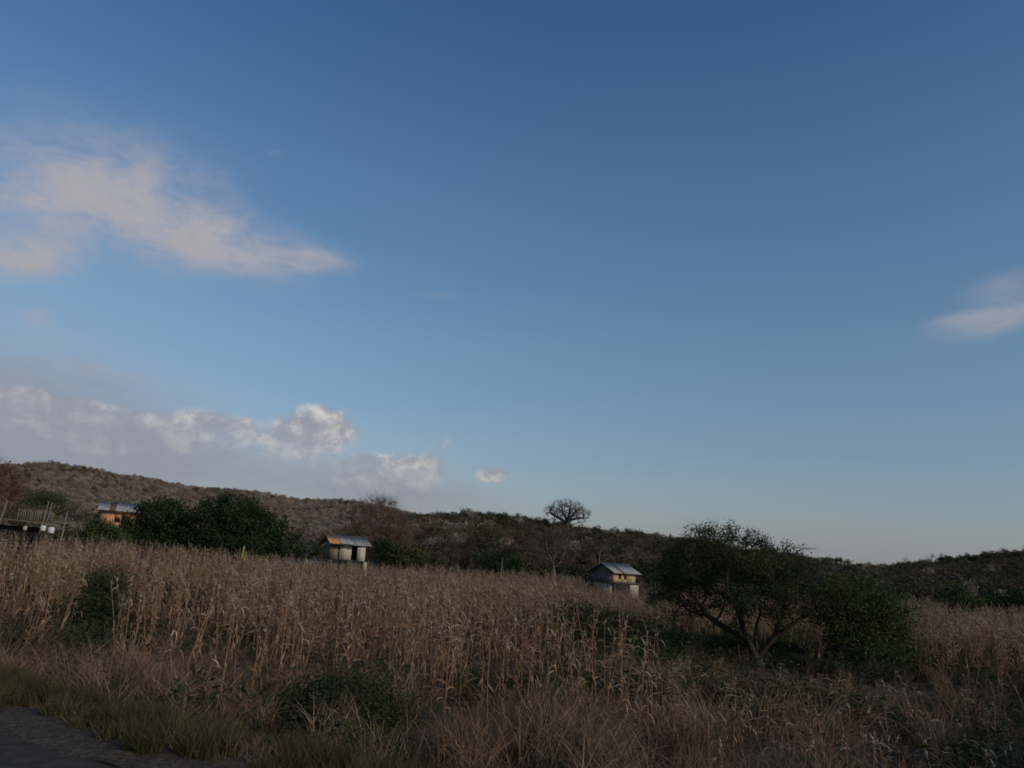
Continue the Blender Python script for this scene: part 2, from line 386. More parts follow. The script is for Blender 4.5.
V[:, 2] = np.maximum(V[:, 2], -.3) + np.repeat(np.where(np.arange(10) == 0, -.03, .002), 900) + .04 * vnoise(V[:, 0], V[:, 1], .25, 8) * np.repeat(np.minimum(np.linspace(0, 1, 10) * 3, 1), 900); sh.data.vertices.foreach_set('co', V.ravel())
tag(sh, 'crumbling gravel edge between road and verge', kind='structure')

# ------------------------------------------------------------------ scattering (uncountable cover only)
def scatter(name, pts, rot, scl, idx, protos, label, cat=None):
    n = len(pts)
    me = bpy.data.meshes.new(name); me.vertices.add(n); me.vertices.foreach_set('co', np.asarray(pts, np.float32).ravel())
    for nm, ty, arr in (('rot', 'FLOAT_VECTOR', rot), ('scl', 'FLOAT_VECTOR', scl)):
        a = me.attributes.new(nm, ty, 'POINT'); a.data.foreach_set('vector', np.asarray(arr, np.float32).ravel())
    a = me.attributes.new('idx', 'INT', 'POINT'); a.data.foreach_set('value', np.asarray(idx, np.int32))
    me.update()
    o = link(bpy.data.objects.new(name, me))
    coll = bpy.data.collections.new(name + '_kinds')
    for p in protos:
        if p.name in COL.objects: COL.objects.unlink(p)
        coll.objects.link(p)
    ng = bpy.data.node_groups.new(name, 'GeometryNodeTree')
    ng.interface.new_socket('Geometry', in_out='INPUT', socket_type='NodeSocketGeometry')
    ng.interface.new_socket('Geometry', in_out='OUTPUT', socket_type='NodeSocketGeometry')
    N, L = ng.nodes, ng.links
    gi = N.new('NodeGroupInput'); go = N.new('NodeGroupOutput'); ip = N.new('GeometryNodeInstanceOnPoints')
    ci = N.new('GeometryNodeCollectionInfo'); ci.inputs['Collection'].default_value = coll
    ci.inputs['Separate Children'].default_value = True; ci.inputs['Reset Children'].default_value = True
    def na_(nm, ty):
        a = N.new('GeometryNodeInputNamedAttribute'); a.data_type = ty; a.inputs['Name'].default_value = nm; return a.outputs[0]
    er = N.new('FunctionNodeEulerToRotation'); L.new(na_('rot', 'FLOAT_VECTOR'), er.inputs[0])
    L.new(gi.outputs[0], ip.inputs['Points']); L.new(ci.outputs[0], ip.inputs['Instance']); ip.inputs['Pick Instance'].default_value = True
    L.new(na_('idx', 'INT'), ip.inputs['Instance Index']); L.new(er.outputs[0], ip.inputs['Rotation']); L.new(na_('scl', 'FLOAT_VECTOR'), ip.inputs['Scale'])
    L.new(ip.outputs[0], go.inputs[0])
    md = o.modifiers.new('scatter', 'NODES'); md.node_group = ng
    return tag(o, label, cat, kind='stuff')
M['scrub_brown'] = mat('scrub_brown', [(.05,.038,.026), (.085,.066,.045), (.12,.095,.066)], .5, rnd=.85)
M['scrub_grey'] = mat('scrub_grey', [(.12,.088,.066), (.20,.155,.122), (.31,.26,.215)], .5, rnd=.85)
M['scrub_olive'] = mat('scrub_olive', [(.028,.032,.014), (.045,.048,.02), (.065,.060,.028)], .5, rnd=.85)
M['scrub_green'] = mat('scrub_green', [(.02,.03,.012), (.035,.048,.018)], .5, rnd=.8)
# ------------------------------------------------------------------ trees
def colonize(rng, start, A, D, infl, kill, iters=120, up=0.0, maxn=4000, limbs=None):
    """grow limbs towards the attraction points A; start = polyline of the trunk"""
    N = np.zeros((maxn, 3)); par = np.full(maxn, -1); n = len(start); N[:n] = start; par[1:n] = np.arange(n - 1)
    for fr, limb in (limbs or []):           # main limbs given by hand: index of the trunk node they leave, then their points
        prev = fr
        for P in limb: N[n] = P; par[n] = prev; prev = n; n += 1
    bd = np.full(len(A), 1e9); bi = np.zeros(len(A), int); alive = np.ones(len(A), bool); n0 = 0
    for it in range(iters):
        if n > n0:
            dd = np.linalg.norm(A[:, None, :] - N[None, n0:n, :], axis=2); m = dd.argmin(1); dm = dd[np.arange(len(A)), m]
            b = dm < bd; bd[b] = dm[b]; bi[b] = m[b] + n0
            alive &= bd > kill; n0 = n
        act = alive & (bd < infl)
        if not act.any():
            if it < 4 and alive.any(): act = alive & (bd < bd[alive].min() * 1.5)
            else: break
        new = 0
        for u in np.unique(bi[act]):
            v = A[act & (bi == u)] - N[u]; v /= np.linalg.norm(v, axis=1, keepdims=True) + 1e-9
            d = v.mean(0) + rng.normal(size=3) * .12; d[2] += up; d /= np.linalg.norm(d) + 1e-9
            if n + new >= maxn: break
            N[n + new] = N[u] + d * D; par[n + new] = u; new += 1
        if not new: break
        n += new
        if n >= maxn: break
    return N[:n], par[:n]
def radii(par, tip, pw, rmax):
    n = len(par); r = np.zeros(n)
    for i in range(n - 1, -1, -1):
        if r[i] == 0: r[i] = tip ** pw
        if par[i] >= 0: r[par[i]] += r[i]
    r = r ** (1 / pw)
    k = rmax / r[0]
    return np.where(r > tip * 1.01, tip + (r - tip) * (rmax - tip) / (r[0] - tip + 1e-9), tip)
def limb_mesh(N, par, r, sides=(8, 5, 3)):
    n = len(par); ch = [[] for _ in range(n)]
    for i in range(1, n):
        if par[i] >= 0: ch[par[i]].append(i)
    mb = MB(); st = [(0, None)]
    while st:
        i, base = st.pop(); line = [i] if base is None else [base, i]
        while ch[i]:
            c = sorted(ch[i], key=lambda q: -r[q])
            for o in c[1:]: st.append((o, i))
            i = c[0]; line.append(i)
        if len(line) < 2: continue
        R = r[line].copy()
        if base is not None: R[0] = min(R[0], R[1] * 1.15)
        R[-1] *= .5
        sd = sides[0] if R.max() > r[0] * .4 else (sides[1] if R.max() > r[0] * .12 else sides[2])
        mb.tube(N[line], R, sd)
    return mb
def in_blobs(rng, n, blobs_, shell=.0):
    """points inside a union of ellipsoids (cx,cy,cz,rx,ry,rz)"""
    B = np.array(blobs_, float); vol = B[:, 3] * B[:, 4] * B[:, 5]; k = rng.choice(len(B), n, p=vol / vol.sum())
    d = rng.normal(size=(n, 3)); d /= np.linalg.norm(d, axis=1, keepdims=True)
    q = rng.uniform(shell ** 3, 1, (n, 1)) ** (1 / 3)
    return B[k, :3] + d * q * B[k, 3:]
def tree(name, loc, blobs_, trunk, seed, bark, leafm=None, nleaf=0, L=.2, W=.1, natt=350, D=.25, infl=3.0, kill=.5, tip=.01, r0=.15, pw=2.2,
         spread=.3, twigs=0, twl=.6, twm=None, droop=0.2, clump=.5, root=None, part='crown', twt=1.0, extra=None, limbs=None, up=0.0, shell=.0, sides=(8, 5, 3), crownfill=0.0, rz=0.0):
    rng = np.random.default_rng(seed)
    o = root or empty(name, loc, rz)
    A = in_blobs(rng, natt, blobs_, shell)
    N, par = colonize(rng, np.array(trunk, float), A, D, infl, kill, limbs=limbs, up=up)
    r = radii(par, tip, pw, r0)
    flare = np.clip(1 - N[:, 2] / (r0 * 4), 0, 1); r = r * (1 + .35 * flare)
    limb_mesh(N, par, r, sides).build('trunk', bark, o, True)
    hasch = np.zeros(len(par), bool); hasch[par[par >= 0]] = True
    thin = np.where((r < max(tip * 3.0, r0 * .12)))[0]
    if len(thin) == 0: thin = np.arange(len(par))
    CV, CF, CM, cn_ = [], [], [], 0
    if twigs:
        src = thin[rng.integers(0, len(thin), twigs)]
        P0 = N[src]; c = N[thin].mean(0); out = P0 - c; out[:, 2] += .3; out /= np.linalg.norm(out, axis=1, keepdims=True) + 1e-9
        d = out * .8 + rng.normal(size=P0.shape) * .6; d /= np.linalg.norm(d, axis=1, keepdims=True)
        ln = twl * rng.uniform(.4, 1.2, (twigs, 1)); s = np.cross(d, rng.normal(size=d.shape)); s /= np.linalg.norm(s, axis=1, keepdims=True)
        w = tip * .55 * twt; bend = rng.normal(size=d.shape) * ln * .18
        P1 = P0 + d * ln * .5 + bend; P2 = P0 + d * ln + bend * .5
        V = np.stack([P0 - s * w, P0 + s * w, P1 + s * w * .7, P1 - s * w * .7, P2 + s * w * .25, P2 - s * w * .25], 1).reshape(-1, 3)
        b = np.arange(twigs)[:, None] * 6
        Qs = np.concatenate([b + np.array([0, 1, 2, 3]), b + np.array([3, 2, 4, 5])])
        CV.append(V); CF.append(Qs); CM.append(np.zeros(len(Qs))); cn_ += len(V)
    if nleaf:
        nc = max(8, int(nleaf / 45)); 
        cen = N[thin[rng.integers(0, len(thin), nc)]] + rng.normal(size=(nc, 3)) * spread
        if crownfill: 
            k = rng.random(nc) < crownfill; cen[k] = in_blobs(rng, k.sum(), blobs_, .45)
        wts = rng.uniform(.3, 1.7, nc); pick = rng.choice(nc, nleaf, p=wts / wts.sum())
        C = cen[pick] + rng.normal(size=(nleaf, 3)) * clump * rng.uniform(.6, 1.2, (nc, 1))[pick] * np.array([1, 1, .62])
        C[:, 2] = np.maximum(C[:, 2], .05)
        V, Qs = leafquads(rng, C, L, W, droop)
        CV.append(V); CF.append(Qs + cn_); CM.append(np.ones(len(Qs)))
    for V, Qs in (extra or []): CV.append(V); CF.append(Qs + sum(len(v) for v in CV[:-1])); CM.append(np.zeros(len(Qs)))
    if CV: put(part, np.concatenate(CV), np.concatenate(CF), [twm or bark, leafm or bark], o, np.concatenate(CM))
    return o
def gz(p): return float(hgt(p[0], p[1]))
def ground_at(px, py, d):
    p = at(px, py, d); return np.array([p[0], p[1], gz(p)])

# ---- the bush-like acacia standing in the clearing to the right
B0 = hit(757, 668, -.9); zb = gz(B0); dB = math.hypot(*B0); px_m = FPX / dB    # pixels per metre there
SC = 1 / px_m
def loc_px(px, py, dy=0.0):      # a picture offset from the trunk foot -> metres in the tree's own frame
    dxp, dyp = px - 757, py - 668
    c, s = math.cos(ROLL), math.sin(ROLL)
    return ((dxp * c + dyp * s) * SC, dy, -(dyp * c - dxp * s) * SC)
def blb(px, py, rx, rz, dy=0.0, ry=None):
    x, y, z = loc_px(px, py, dy); return (x, y, z, rx * SC, (ry or rx * 1.0) * SC, rz * SC)
AC = [blb(704,576,40,31,.4), blb(738,562,42,26,-.6), (blb(770,576,42,28,.2)), blb(800,596,40,24,-.3), blb(690,604,34,24,.1), blb(740,596,40,22,1.0), blb(832,602,28,16,.4), blb(770,606,50,16,-1.0), blb(676,590,22,20,-.3)]
ac = empty('acacia_tree', (B0[0], B0[1], zb), -math.atan2(B0[0], B0[1]))
tag(ac, 'wide low dark green acacia with a forked trunk, standing alone in the field', 'tree')
m = MB(); rng = np.random.default_rng(5)      # bare feathery leaders that break the crown's top edge
for q in range(40):
    px0 = rng.uniform(690, 818); t = (px0 - 690) / 128; py0 = 543 + 24 * t ** 1.6 + rng.uniform(-2, 10)
    P = np.array(loc_px(px0, py0, rng.uniform(-1.5, 1.5))); d = np.array([rng.normal(.3, .6), rng.normal(0, .5), rng.uniform(.2, .9)]); pts = [P]
    for k in range(7): d = d + rng.normal(size=3) * .28 + np.array([0, 0, -.16]); pts.append(pts[-1] + d / np.linalg.norm(d) * rng.uniform(.08, .17))
    m.tube(pts, np.linspace(.016, .005, 8), 4)
    for w in range(16):
        a = pts[rng.integers(1, 8)]; e = a + rng.normal(size=3) * np.array([.16, .16, .12]); m.tube([a, (a + e) / 2 + rng.normal(size=3) * .02, e], [.008, .005, .003], 3)
def LP(*p): return [np.array(loc_px(a, b, c)) for a, b, c in p]
trk = LP((757,670,0),(757,664,0),(757.5,659,0))
lmb = [(2, LP((754,650,0),(750,641,.1),(747,632,.2),(745,622,.3),(742,612,.4))), (2, LP((762,652,0),(768,645,-.1),(775,638,-.1),(783,632,-.2),(792,626,-.2),(802,620,-.1),(812,614,0))),
       (2, LP((758,650,.2),(757,640,.4),(759,630,.6),(763,620,.7),(765,610,.8))), (4, LP((740,636,-.2),(732,632,-.4),(724,626,-.5),(714,618,-.6))), (10, LP((779,624,.2),(784,614,.4),(787,604,.5)))]
tree('acacia_tree', None, AC, trk, 11, M['bark'], M['leaf_acacia'], 40000, .085, .05, 900, .16, 2.2, .34, .011, .19, 2.3, .10, twigs=7000, twl=.4, twm=M['bark'], droop=.1, clump=.22, root=ac, crownfill=.35, limbs=lmb, extra=[(np.concatenate(m.V), np.concatenate(m.Q))])

# ---- leafy bush right of it
def bush(name, label, cat, foot, B, seed, lm, nleaf, L, W, trunkh=.4, **kw):
    o = empty(name, foot, 0); tag(o, label, cat)
    args = dict(natt=260, D=.3, infl=4, kill=.6, tip=.012, r0=.12, spread=.2, clump=.35, crownfill=.75, twigs=400, twl=.4)
    args.update(kw)
    tree(name, None, B, [(0, 0, -.2), (0, 0, trunkh * .5), (.02, 0, trunkh)], seed, M['bark'], lm, nleaf, L, W, root=o, part='foliage', **args)
    return o
def px_bush(foot_px, dist, lobes, **kw):
    """lobes: (px, py, radius_x_px, radius_z_px, depth offset m)"""
    g = ground_at(foot_px[0], foot_px[1], dist); k = dist / FPX; out = []
    for l in lobes:
        p = at(l[0], l[1], dist); u = p[:2] / np.hypot(*p[:2]); dz = l[4] if len(l) > 4 else 0
        out.append((p[0] - g[0] + u[0] * dz, p[1] - g[1] + u[1] * dz, p[2] - g[2], l[2] * k, l[2] * k * .9, l[3] * k))
    return g, out
g, B = px_bush((858, 655), 37, [(850,594,40,16),(884,606,26,14,.8),(896,626,20,16,.5),(828,612,26,14,-.5),(862,630,30,20,0),(872,650,40,10,-.5),(838,646,18,14,.3),(908,648,14,12,.3)])
bush('leafy_bush', 'broad leafy green bush spreading beside the lone acacia, right of its crown', 'bush', g, B, 21, M['leaf_bush'], 15000, .13, .07, natt=400, twigs=3500, twl=.5, clump=.34)

# ---- evergreen trees in front of the brick house
def ever(px, d, lobes, label, seed, nleaf=16000, lm='leaf_dark', L=.26, W=.16, name='evergreen_tree', **kw):
    g, B = px_bush((px, 545), d, lobes); o = empty(name, g); tag(o, label, 'tree')
    a = dict(natt=300, D=.5, infl=6, kill=.9, tip=.02, r0=.2, spread=.25, clump=.5, crownfill=.85, twigs=300, twl=.5)
    a.update(kw)
    tree(name, None, B, [(0,0,-.2),(0,0,.6),(.1,0,1.2)], seed, M['bark'], M[lm], nleaf, L, W, root=o, **a)
    return o
ever(162, 90, [(160,517,25,19),(150,532,24,16,-1),(178,530,20,18),(163,543,30,12,0)], 'rounded dark evergreen tree beside the brick house, the smaller of two', 31)
ever(238, 88, [(228,515,30,20),(254,522,30,18,1),(210,532,22,20,-1),(275,538,22,18),(240,544,50,14)], 'wide dark evergreen tree, the largest of the dark crowns left of the stilt hut', 32, 26000)
g, B = px_bush((103,545), 84, [(100,531,16,10),(116,537,12,8),(90,536,10,8)])
bush('round_bush', 'low green bush under the eaves of the brick house', 'bush', g, B, 33, M['leaf_bush'], 5000, .2, .12)
g, B = px_bush((70,545), 84, [(68,536,14,7),(52,537,10,6),(80,538,10,6)])
bush('round_bush', 'low dark bush between the log platform and the brick house', 'bush', g, B, 34, M['leaf_dark'], 2500, .2, .12)
g, B = px_bush((303,565), 92, [(300,549,12,9),(290,552,12,8),(315,553,10,6)])
bush('round_bush', 'small dark bush against the left end of the stilt hut', 'bush', g, B, 35, M['leaf_dark'], 3000, .2, .12)
g, B = px_bush((385,570), 90, [(382,551,11,13),(394,556,9,9)])
bush('round_bush', 'dark leafy bush pressed against the right end of the stilt hut', 'bush', g, B, 36, M['leaf_dark'], 3500, .2, .12)
g, B = px_bush((410,570), 90, [(408,555,16,10),(420,560,12,7),(398,562,12,7)])
bush('round_bush', 'yellowish olive bush right of the bare brown tree', 'bush', g, B, 37, M['leaf_olive'], 4000, .2, .12)
g, B = px_bush((500,575), 96, [(492,560,14,7),(508,559,14,9),(500,565,24,5)])
bush('round_bush', 'low dark green bush at the far field edge below the wooded ridge', 'bush', g, B, 38, M['leaf_dark'], 4500, .2, .12)
g, B = px_bush((962,615), 92, [(962,595,11,14),(972,602,9,9),(952,603,8,8)])
bush('round_bush', 'upright dark bush beyond the far corn on the right', 'bush', g, B, 39, M['leaf_bush'], 3000, .2, .12)
g, B = px_bush((1010,612), 105, [(1005,600,22,8),(1030,600,20,9)])
bush('round_bush', 'long low dark bush at the foot of the right hill', 'bush', g, B, 40, M['leaf_dark'], 3500, .2, .12)
# undergrowth inside the corn
for lab, px, py, dd, lobes, sd in (
    ('dark green bush growing at the corn edge, nearest the road', 345, 728, 17.2, [(342,704,36,22),(312,714,28,14,.3),(378,718,26,12,-.3),(350,724,48,12),(368,700,16,18,.2)], 41),
    ('dark green bush in the gap between two stands of corn on the left', 100, 640, 30, [(102,606,18,26),(98,630,22,14),(108,584,11,14,.5)], 42),
    ('dark green bush in the hollow left of the acacia', 640, 650, 34, [(610,628,40,14),(650,645,40,12,-1),(575,618,28,11,1)], 43)):
    g, B = px_bush((px, py), dd, lobes)
    bush('undergrowth_bush', lab, 'bush', g, B, sd, M['weed'], 15000, .12, .03, natt=260, clump=.38, D=.2, kill=.35, r0=.03, tip=.006)

# ---- left edge: russet bare tree, umbrella tree
def bare(name, foot_px, d, lobes, label, seed, bark='twig_brown', tw='twig_brown', nt=2600, twl=1.0, natt=420, r0=.16, tip=.016, nleaf=0, lm=None, trunk=None, twt=1.0, **kw):
    g, B = px_bush(foot_px, d, lobes); o = empty(name, g); tag(o, label, 'tree')
    a = dict(natt=natt, D=.3, infl=4, kill=.55, tip=tip, r0=r0, spread=.3, clump=.4, twigs=nt, twl=twl, twm=M[tw], crownfill=.2, twt=twt); a.update(kw)
    tree(name, None, B, trunk or [(0,0,-.3),(0,0,.8),(.05,0,1.6)], seed, M[bark], M[lm] if lm else None, nleaf, .16, .09, root=o, **a)
    return o
bare('bare_tree', (-8, 545), 66, [(-12,482,28,20),(4,490,16,16,1),(-30,500,26,24),(5,508,14,12)], 'reddish brown leafless tree at the left end of the ridge, in front of the hill', 51, nt=5200, nleaf=2600, lm='twig_red')
bare('umbrella_tree', (48, 540), 100, [(40,497,17,6),(52,499,15,6,1),(34,503,11,5),(60,505,8,5)], 'flat topped green tree behind the log platform', 52, 'bark', 'bark', 500, .6, nleaf=5200, lm='leaf_bush', r0=.15)
g, B = px_bush((30,540), 80, [(22,515,14,10),(40,518,12,9),(8,518,12,12)])
bush('round_bush', 'olive brown bush behind the railing of the log platform', 'bush', g, B, 44, M['leaf_olive'], 3500, .2, .1)
bare('bare_tree', (77, 535), 130, [(76,511,8,5),(72,513,6,4)], 'small wiry tree on the tan clearing left of the brick house', 53, 'bark', 'bark', 500, .8, natt=120, nleaf=500, lm='leaf_olive', r0=.12)
bare('bare_tree', (382, 568), 104, [(378,510,24,15),(365,525,22,16),(392,528,24,18),(378,545,30,16),(402,540,14,12)], 'tall feathery brown leafless tree rising right of the stilt hut', 54, nt=9000, twl=1.3, natt=700, r0=.2, nleaf=1600, lm='twig_red')
bare('bare_tree', (554, 578), 114, [(548,548,20,16),(560,538,16,12),(536,552,14,12),(566,555,12,10)], 'spreading leafless tree with a pale trunk, directly below the great ceiba', 55, 'pale_bark', 'twig_brown', 3600, 1.1, r0=.15, tip=.013, twt=1.8)
bare('slender_tree', (598, 574), 108, [(598,553,5,5),(602,549,5,5),(594,556,4,4)], 'thin pale trunked tree just behind the boarded house roof', 56, 'pale_bark', 'twig_grey', 300, .7, natt=60, r0=.085, tip=.012, trunk=[(0,0,-.3),(0,0,1.0),(.05,0,1.8)])
bare('slender_tree', (636, 566), 150, [(636,547,5,5),(640,543,4,4)], 'pale forked tree high on the ridge above the boarded house', 57, 'grey_bark', 'twig_grey', 300, .8, natt=60, r0=.11, tip=.02)
bare('slender_tree', (655, 590), 78, [(653,576,6,5),(657,580,6,5)], 'pale green sapling between the boarded house and the acacia', 58, 'pale_bark', 'twig_grey', 160, .5, natt=70, nleaf=500, lm='leaf_olive', r0=.05, tip=.01, D=.2, kill=.4)
for q, (px, py, d, w, lab) in enumerate(((907,562,330,4,'thin bare tree standing up from the right hill skyline, left of its taller twin'), (931,558,330,4,'tall thin bare tree on the right hill skyline, right of a shorter one'), (1006,556,350,5,'bushy bare tree topping the right hill near the edge of the view'))):
    bare('bare_tree', (px, py + 10), d, [(px, py, w, w), (px + 2, py + 4, w * .8, w * .6)], lab, 60 + q, 'scrub_brown', 'scrub_brown', 420, 1.3, natt=70, D=.6, kill=1.0, infl=8, r0=.12, tip=.02)

# ---- unseen trees added off to the right to shade the field's near corner
for q, (x_, y_, h_, r_) in enumerate(((20.5, 8.5, 6.4, 3.9), (26.5, 12.5, 7.4, 4.3), (16.0, 3.5, 5.6, 3.4), (23.0, 3.0, 7.0, 4.0), (29.5, 17.5, 7.0, 4.2))):
    o = empty('added_shade_tree', (x_, y_, gz((x_, y_)))); tag(o, ('unseen tree added for shade, in the middle of the group off the right corner of the field', 'tallest unseen tree of the group added for shade at the right of the field', 'smallest unseen tree of the added shade group, nearest the road', 'unseen added shade tree behind the smallest one of the group', 'unseen added shade tree farthest out in the right of the field')[q], 'tree')
    tree('added_shade_tree', None, [(0,0,h_*.72,r_,r_,h_*.26),(r_*.5,.5,h_*.6,r_*.6,r_*.6,h_*.2),(-r_*.5,-.6,h_*.62,r_*.6,r_*.6,h_*.2)], [(0,0,-.2),(0,0,.8),(.1,0,1.6)], 80 + q, M['bark'], M['leaf_acacia'], 34000, .14, .08, 420, .3, 4, .6, .014, .2, 2.3, .3, twigs=2500, twl=.6, clump=.4, root=o, crownfill=.4)

# ---- the great ceiba on the ridge
dC = 262.
g, B = px_bush((567, 526), dC, [(567,508.5,18,10),(554,513,11,9),(581,514,11,9),(567,511,23,8)])
cb = empty('ceiba_tree', g); tag(cb, 'great leafless ceiba with a domed branching crown against the sky', 'tree')
kC = dC / FPX; zC = lambda px, py, dd=0.0: np.array([(px - 567) * kC, dd, at(px, py, dC)[2] - g[2]])
lmbC = [(3, [zC(562,520,.5), zC(558,517,1), zC(554,515,1.5), zC(550,512,2)]), (3, [zC(571,520,-.5), zC(576,518.5,-1), zC(582,518,-1.5), zC(587,518,-1.5)]),
        (3, [zC(566,518,1.5), zC(564,514,2.5), zC(562,510,3)]), (3, [zC(570,518,1), zC(573,514,2), zC(577,510,2.5)]), (3, [zC(567,519,-2), zC(568,514,-3.5), zC(568,509,-4)]),
        (2, [zC(572,525,-1), zC(577,523,-2), zC(583,522,-3), zC(588,521,-3.5)])]
tree('ceiba_tree', None, B, [(0,0,-1),(0,0,1.5),tuple(zC(567,527)),tuple(zC(567,523))], 71, M['ceiba_bark'], natt=1500, D=.42, infl=9, kill=.6, tip=.028, r0=.85, pw=2.5, twigs=6000, twl=1.0, twm=M['ceiba_bark'], root=cb, shell=.35, sides=(10, 6, 4), limbs=lmbC)
m = MB()
for q in range(7):
    a = q / 7 * 2 * math.pi + .3; c, s = math.cos(a), math.sin(a)
    P = [(c*.5, s*.5, 3.2), (c*1.1, s*1.1, 1.2), (c*2.3, s*2.3, -.4)]
    m.tube(P, [.12, .3, .35], 6)
m.build('buttress_roots', M['ceiba_bark'], cb, True)

# ---- yellow banana shoot between evergreen and hut
g = ground_at(243, 560, 70); o = empty('banana_plant', g); tag(o, 'bright yellow green shoot standing above the corn', 'plant')
zt = at(243, 545, 70)[2] - g[2]
m = MB(); m.tube([(0,0,-.1),(.02,0,zt*.35),(.03,0,zt*.62)], [.09,.07,.05], 8); m.build('stem', M['leaf_olive'], o, True)
m = MB(); rng = np.random.default_rng(9)
for q in range(4):
    a = rng.uniform(0, 6.28); lean = rng.uniform(.03, .14); z0 = zt * .5
    P = [(.03 + math.cos(a) * lean * t * 1.0, math.sin(a) * lean * t, z0 + (zt - z0) * (t - .35 * lean * t * t)) for t in np.linspace(0, 1, 8)]
    side = np.array([-math.sin(a + 1.2), math.cos(a + 1.2), 0]); V, Qs = ribbon(P, .13 * np.sin(np.linspace(.15, 3.0, 8)), side); m.add(V, Qs)
m.build('leaf_blades', M['leaf_yellow'], o)

# ---- mass of scrub on the hills
def proto(kind, seed, bark, tw, lm, nl, nt, H=4.5, Wd=2.3):
    rng = np.random.default_rng(seed); mats = [M[bark], M[tw], M[lm] if lm else M[tw]]
    B = [(rng.normal(0, .5), rng.normal(0, .5), H * .62, Wd * .75, Wd * .75, H * .36), (rng.normal(0, .9), rng.normal(0, .9), H * .5, Wd * .6, Wd * .6, H * .3), (rng.normal(0, .9), rng.normal(0, .9), H * .7, Wd * .5, Wd * .5, H * .22)]
    A = in_blobs(rng, 110, B); N, par = colonize(rng, np.array([(0,0,-.6),(0,0,.4),(0,0,.9)]), A, .45, 6, .8); r = radii(par, .028, 2.2, .13)
    mb = limb_mesh(N, par, r, (5, 4, 3)); V = [np.concatenate(mb.V)]; F = [np.concatenate(mb.Q)]; mi = [np.zeros(len(F[0]))]; n = len(V[0])
    src = N[rng.integers(3, len(N), nt)]; d = rng.normal(size=(nt, 3)); d[:, 2] = abs(d[:, 2]) * .8; d /= np.linalg.norm(d, axis=1, keepdims=True)
    V2, F2 = leafquads(rng, src + d * .35, .9, .07, 0, d * 1.2); V.append(V2); F.append(F2 + n); mi.append(np.ones(len(F2))); n += len(V2)
    if nl:
        cen = in_blobs(rng, 26, B, .4); C = cen[rng.integers(0, 26, nl)] + rng.normal(size=(nl, 3)) * .42; V3, F3 = leafquads(rng, C, .34, .2, .1); V.append(V3); F.append(F3 + n); mi.append(np.full(len(F3), 2))
    o = put(kind, np.concatenate(V), np.concatenate(F), mats, None, np.concatenate(mi)); return o
PR_GREY = [proto('pale_scrub', 101, 'scrub_grey', 'scrub_grey', None, 0, 800), proto('pale_scrub', 102, 'scrub_grey', 'scrub_grey', 'scrub_grey', 350, 500, 4, 2.4), proto('brown_scrub', 103, 'scrub_brown', 'scrub_brown', 'scrub_olive', 260, 500, 4, 2.2)]
PR_DARK = [proto('dark_scrub', 111, 'scrub_brown', 'scrub_brown', None, 0, 900), proto('dark_scrub', 112, 'scrub_brown', 'scrub_brown', 'scrub_olive', 700, 450), proto('green_scrub', 113, 'scrub_brown', 'scrub_olive', 'scrub_green', 900, 200, 4.2, 2.4), proto('grey_scrub', 114, 'grey_bark', 'scrub_grey', None, 0, 600, 5, 2.3)]
def dup_protos(ps):
    out = []
    for k, p in enumerate(ps):
        q = bpy.data.objects.new('kind_%02d' % k, p.data); out.append(q)
    return out
for p in PR_GREY + PR_DARK: COL.objects.unlink(p)
def hill_points(rng, px0, px1, r0, r1, spacing, keep):
    a0, a1 = math.radians(azel(px0, 560)[0]), math.radians(azel(px1, 560)[0])
    area = .5 * (r1 ** 2 - r0 ** 2) * (a1 - a0); n = int(area / spacing ** 2)
    r = np.sqrt(rng.uniform(r0 ** 2, r1 ** 2, n)); a = rng.uniform(a0, a1, n); x, y = r * np.sin(a), r * np.cos(a)
    k = keep(x, y, r, np.degrees(a)); x, y = x[k], y[k]
    k = rng.random(len(x)) < .62 + 1.1 * vnoise(x, y, 24, 41) * vnoise(x, y, 9, 42) + .25 * (r0 < 150); x, y = x[k], y[k]
    for c in CLEAR:
        cc_ = at(c[0], c[1], c[2]); u = cc_[:2] / np.hypot(*cc_[:2]); t = np.array([u[1], -u[0]])
        q = np.hypot(((x - cc_[0]) * u[0] + (y - cc_[1]) * u[1]) / c[4], ((x - cc_[0]) * t[0] + (y - cc_[1]) * t[1]) / c[3]) > .95 + .3 * rng.random(len(x)); x, y = x[q], y[q]
    return x, y, hgt(x, y)
def wood(name, label, seed, px0, px1, r0, r1, spacing, protos, wts, smin, smax, keep=lambda x, y, r, a: np.ones(len(x), bool)):
    rng = np.random.default_rng(seed); x, y, z = hill_points(rng, px0, px1, r0, r1, spacing, keep); n = len(x)
    s = rng.uniform(smin, smax, n); scl = np.stack([s * rng.uniform(.9, 1.25, n), s * rng.uniform(.9, 1.25, n), s * rng.uniform(.8, 1.15, n)], -1)
    rot = np.stack([rng.normal(0, .06, n), rng.normal(0, .06, n), rng.uniform(0, 6.28, n)], -1)
    # kinds come in patches
    f = vnoise(x, y, 30, seed); idx = np.array([rng.choice(len(protos), p=np.array(wts) * np.array([1 + 1.5 * (f[q] > .5) * (k % 2) for k in range(len(protos))]) / np.sum(np.array(wts) * np.array([1 + 1.5 * (f[q] > .5) * (k % 2) for k in range(len(protos))]))) for q in range(n)])
    return scatter(name, np.stack([x, y, z - .1], -1), rot, scl, idx, dup_protos(protos), label)
wood('scrub_forest', 'pale grey dry scrub covering the far left hill', 1, -60, 470, 185, 700, 3.7, PR_GREY, (.5, .32, .18), .6, 1.1)
wood('scrub_forest', 'dark brown and olive woodland covering the middle ridge', 2, 330, 880, 122, 300, 3.1, PR_DARK, (.52, .34, .10, .04), .6, 1.0, lambda x, y, r, a: (hgt(x, y) > 0.2))
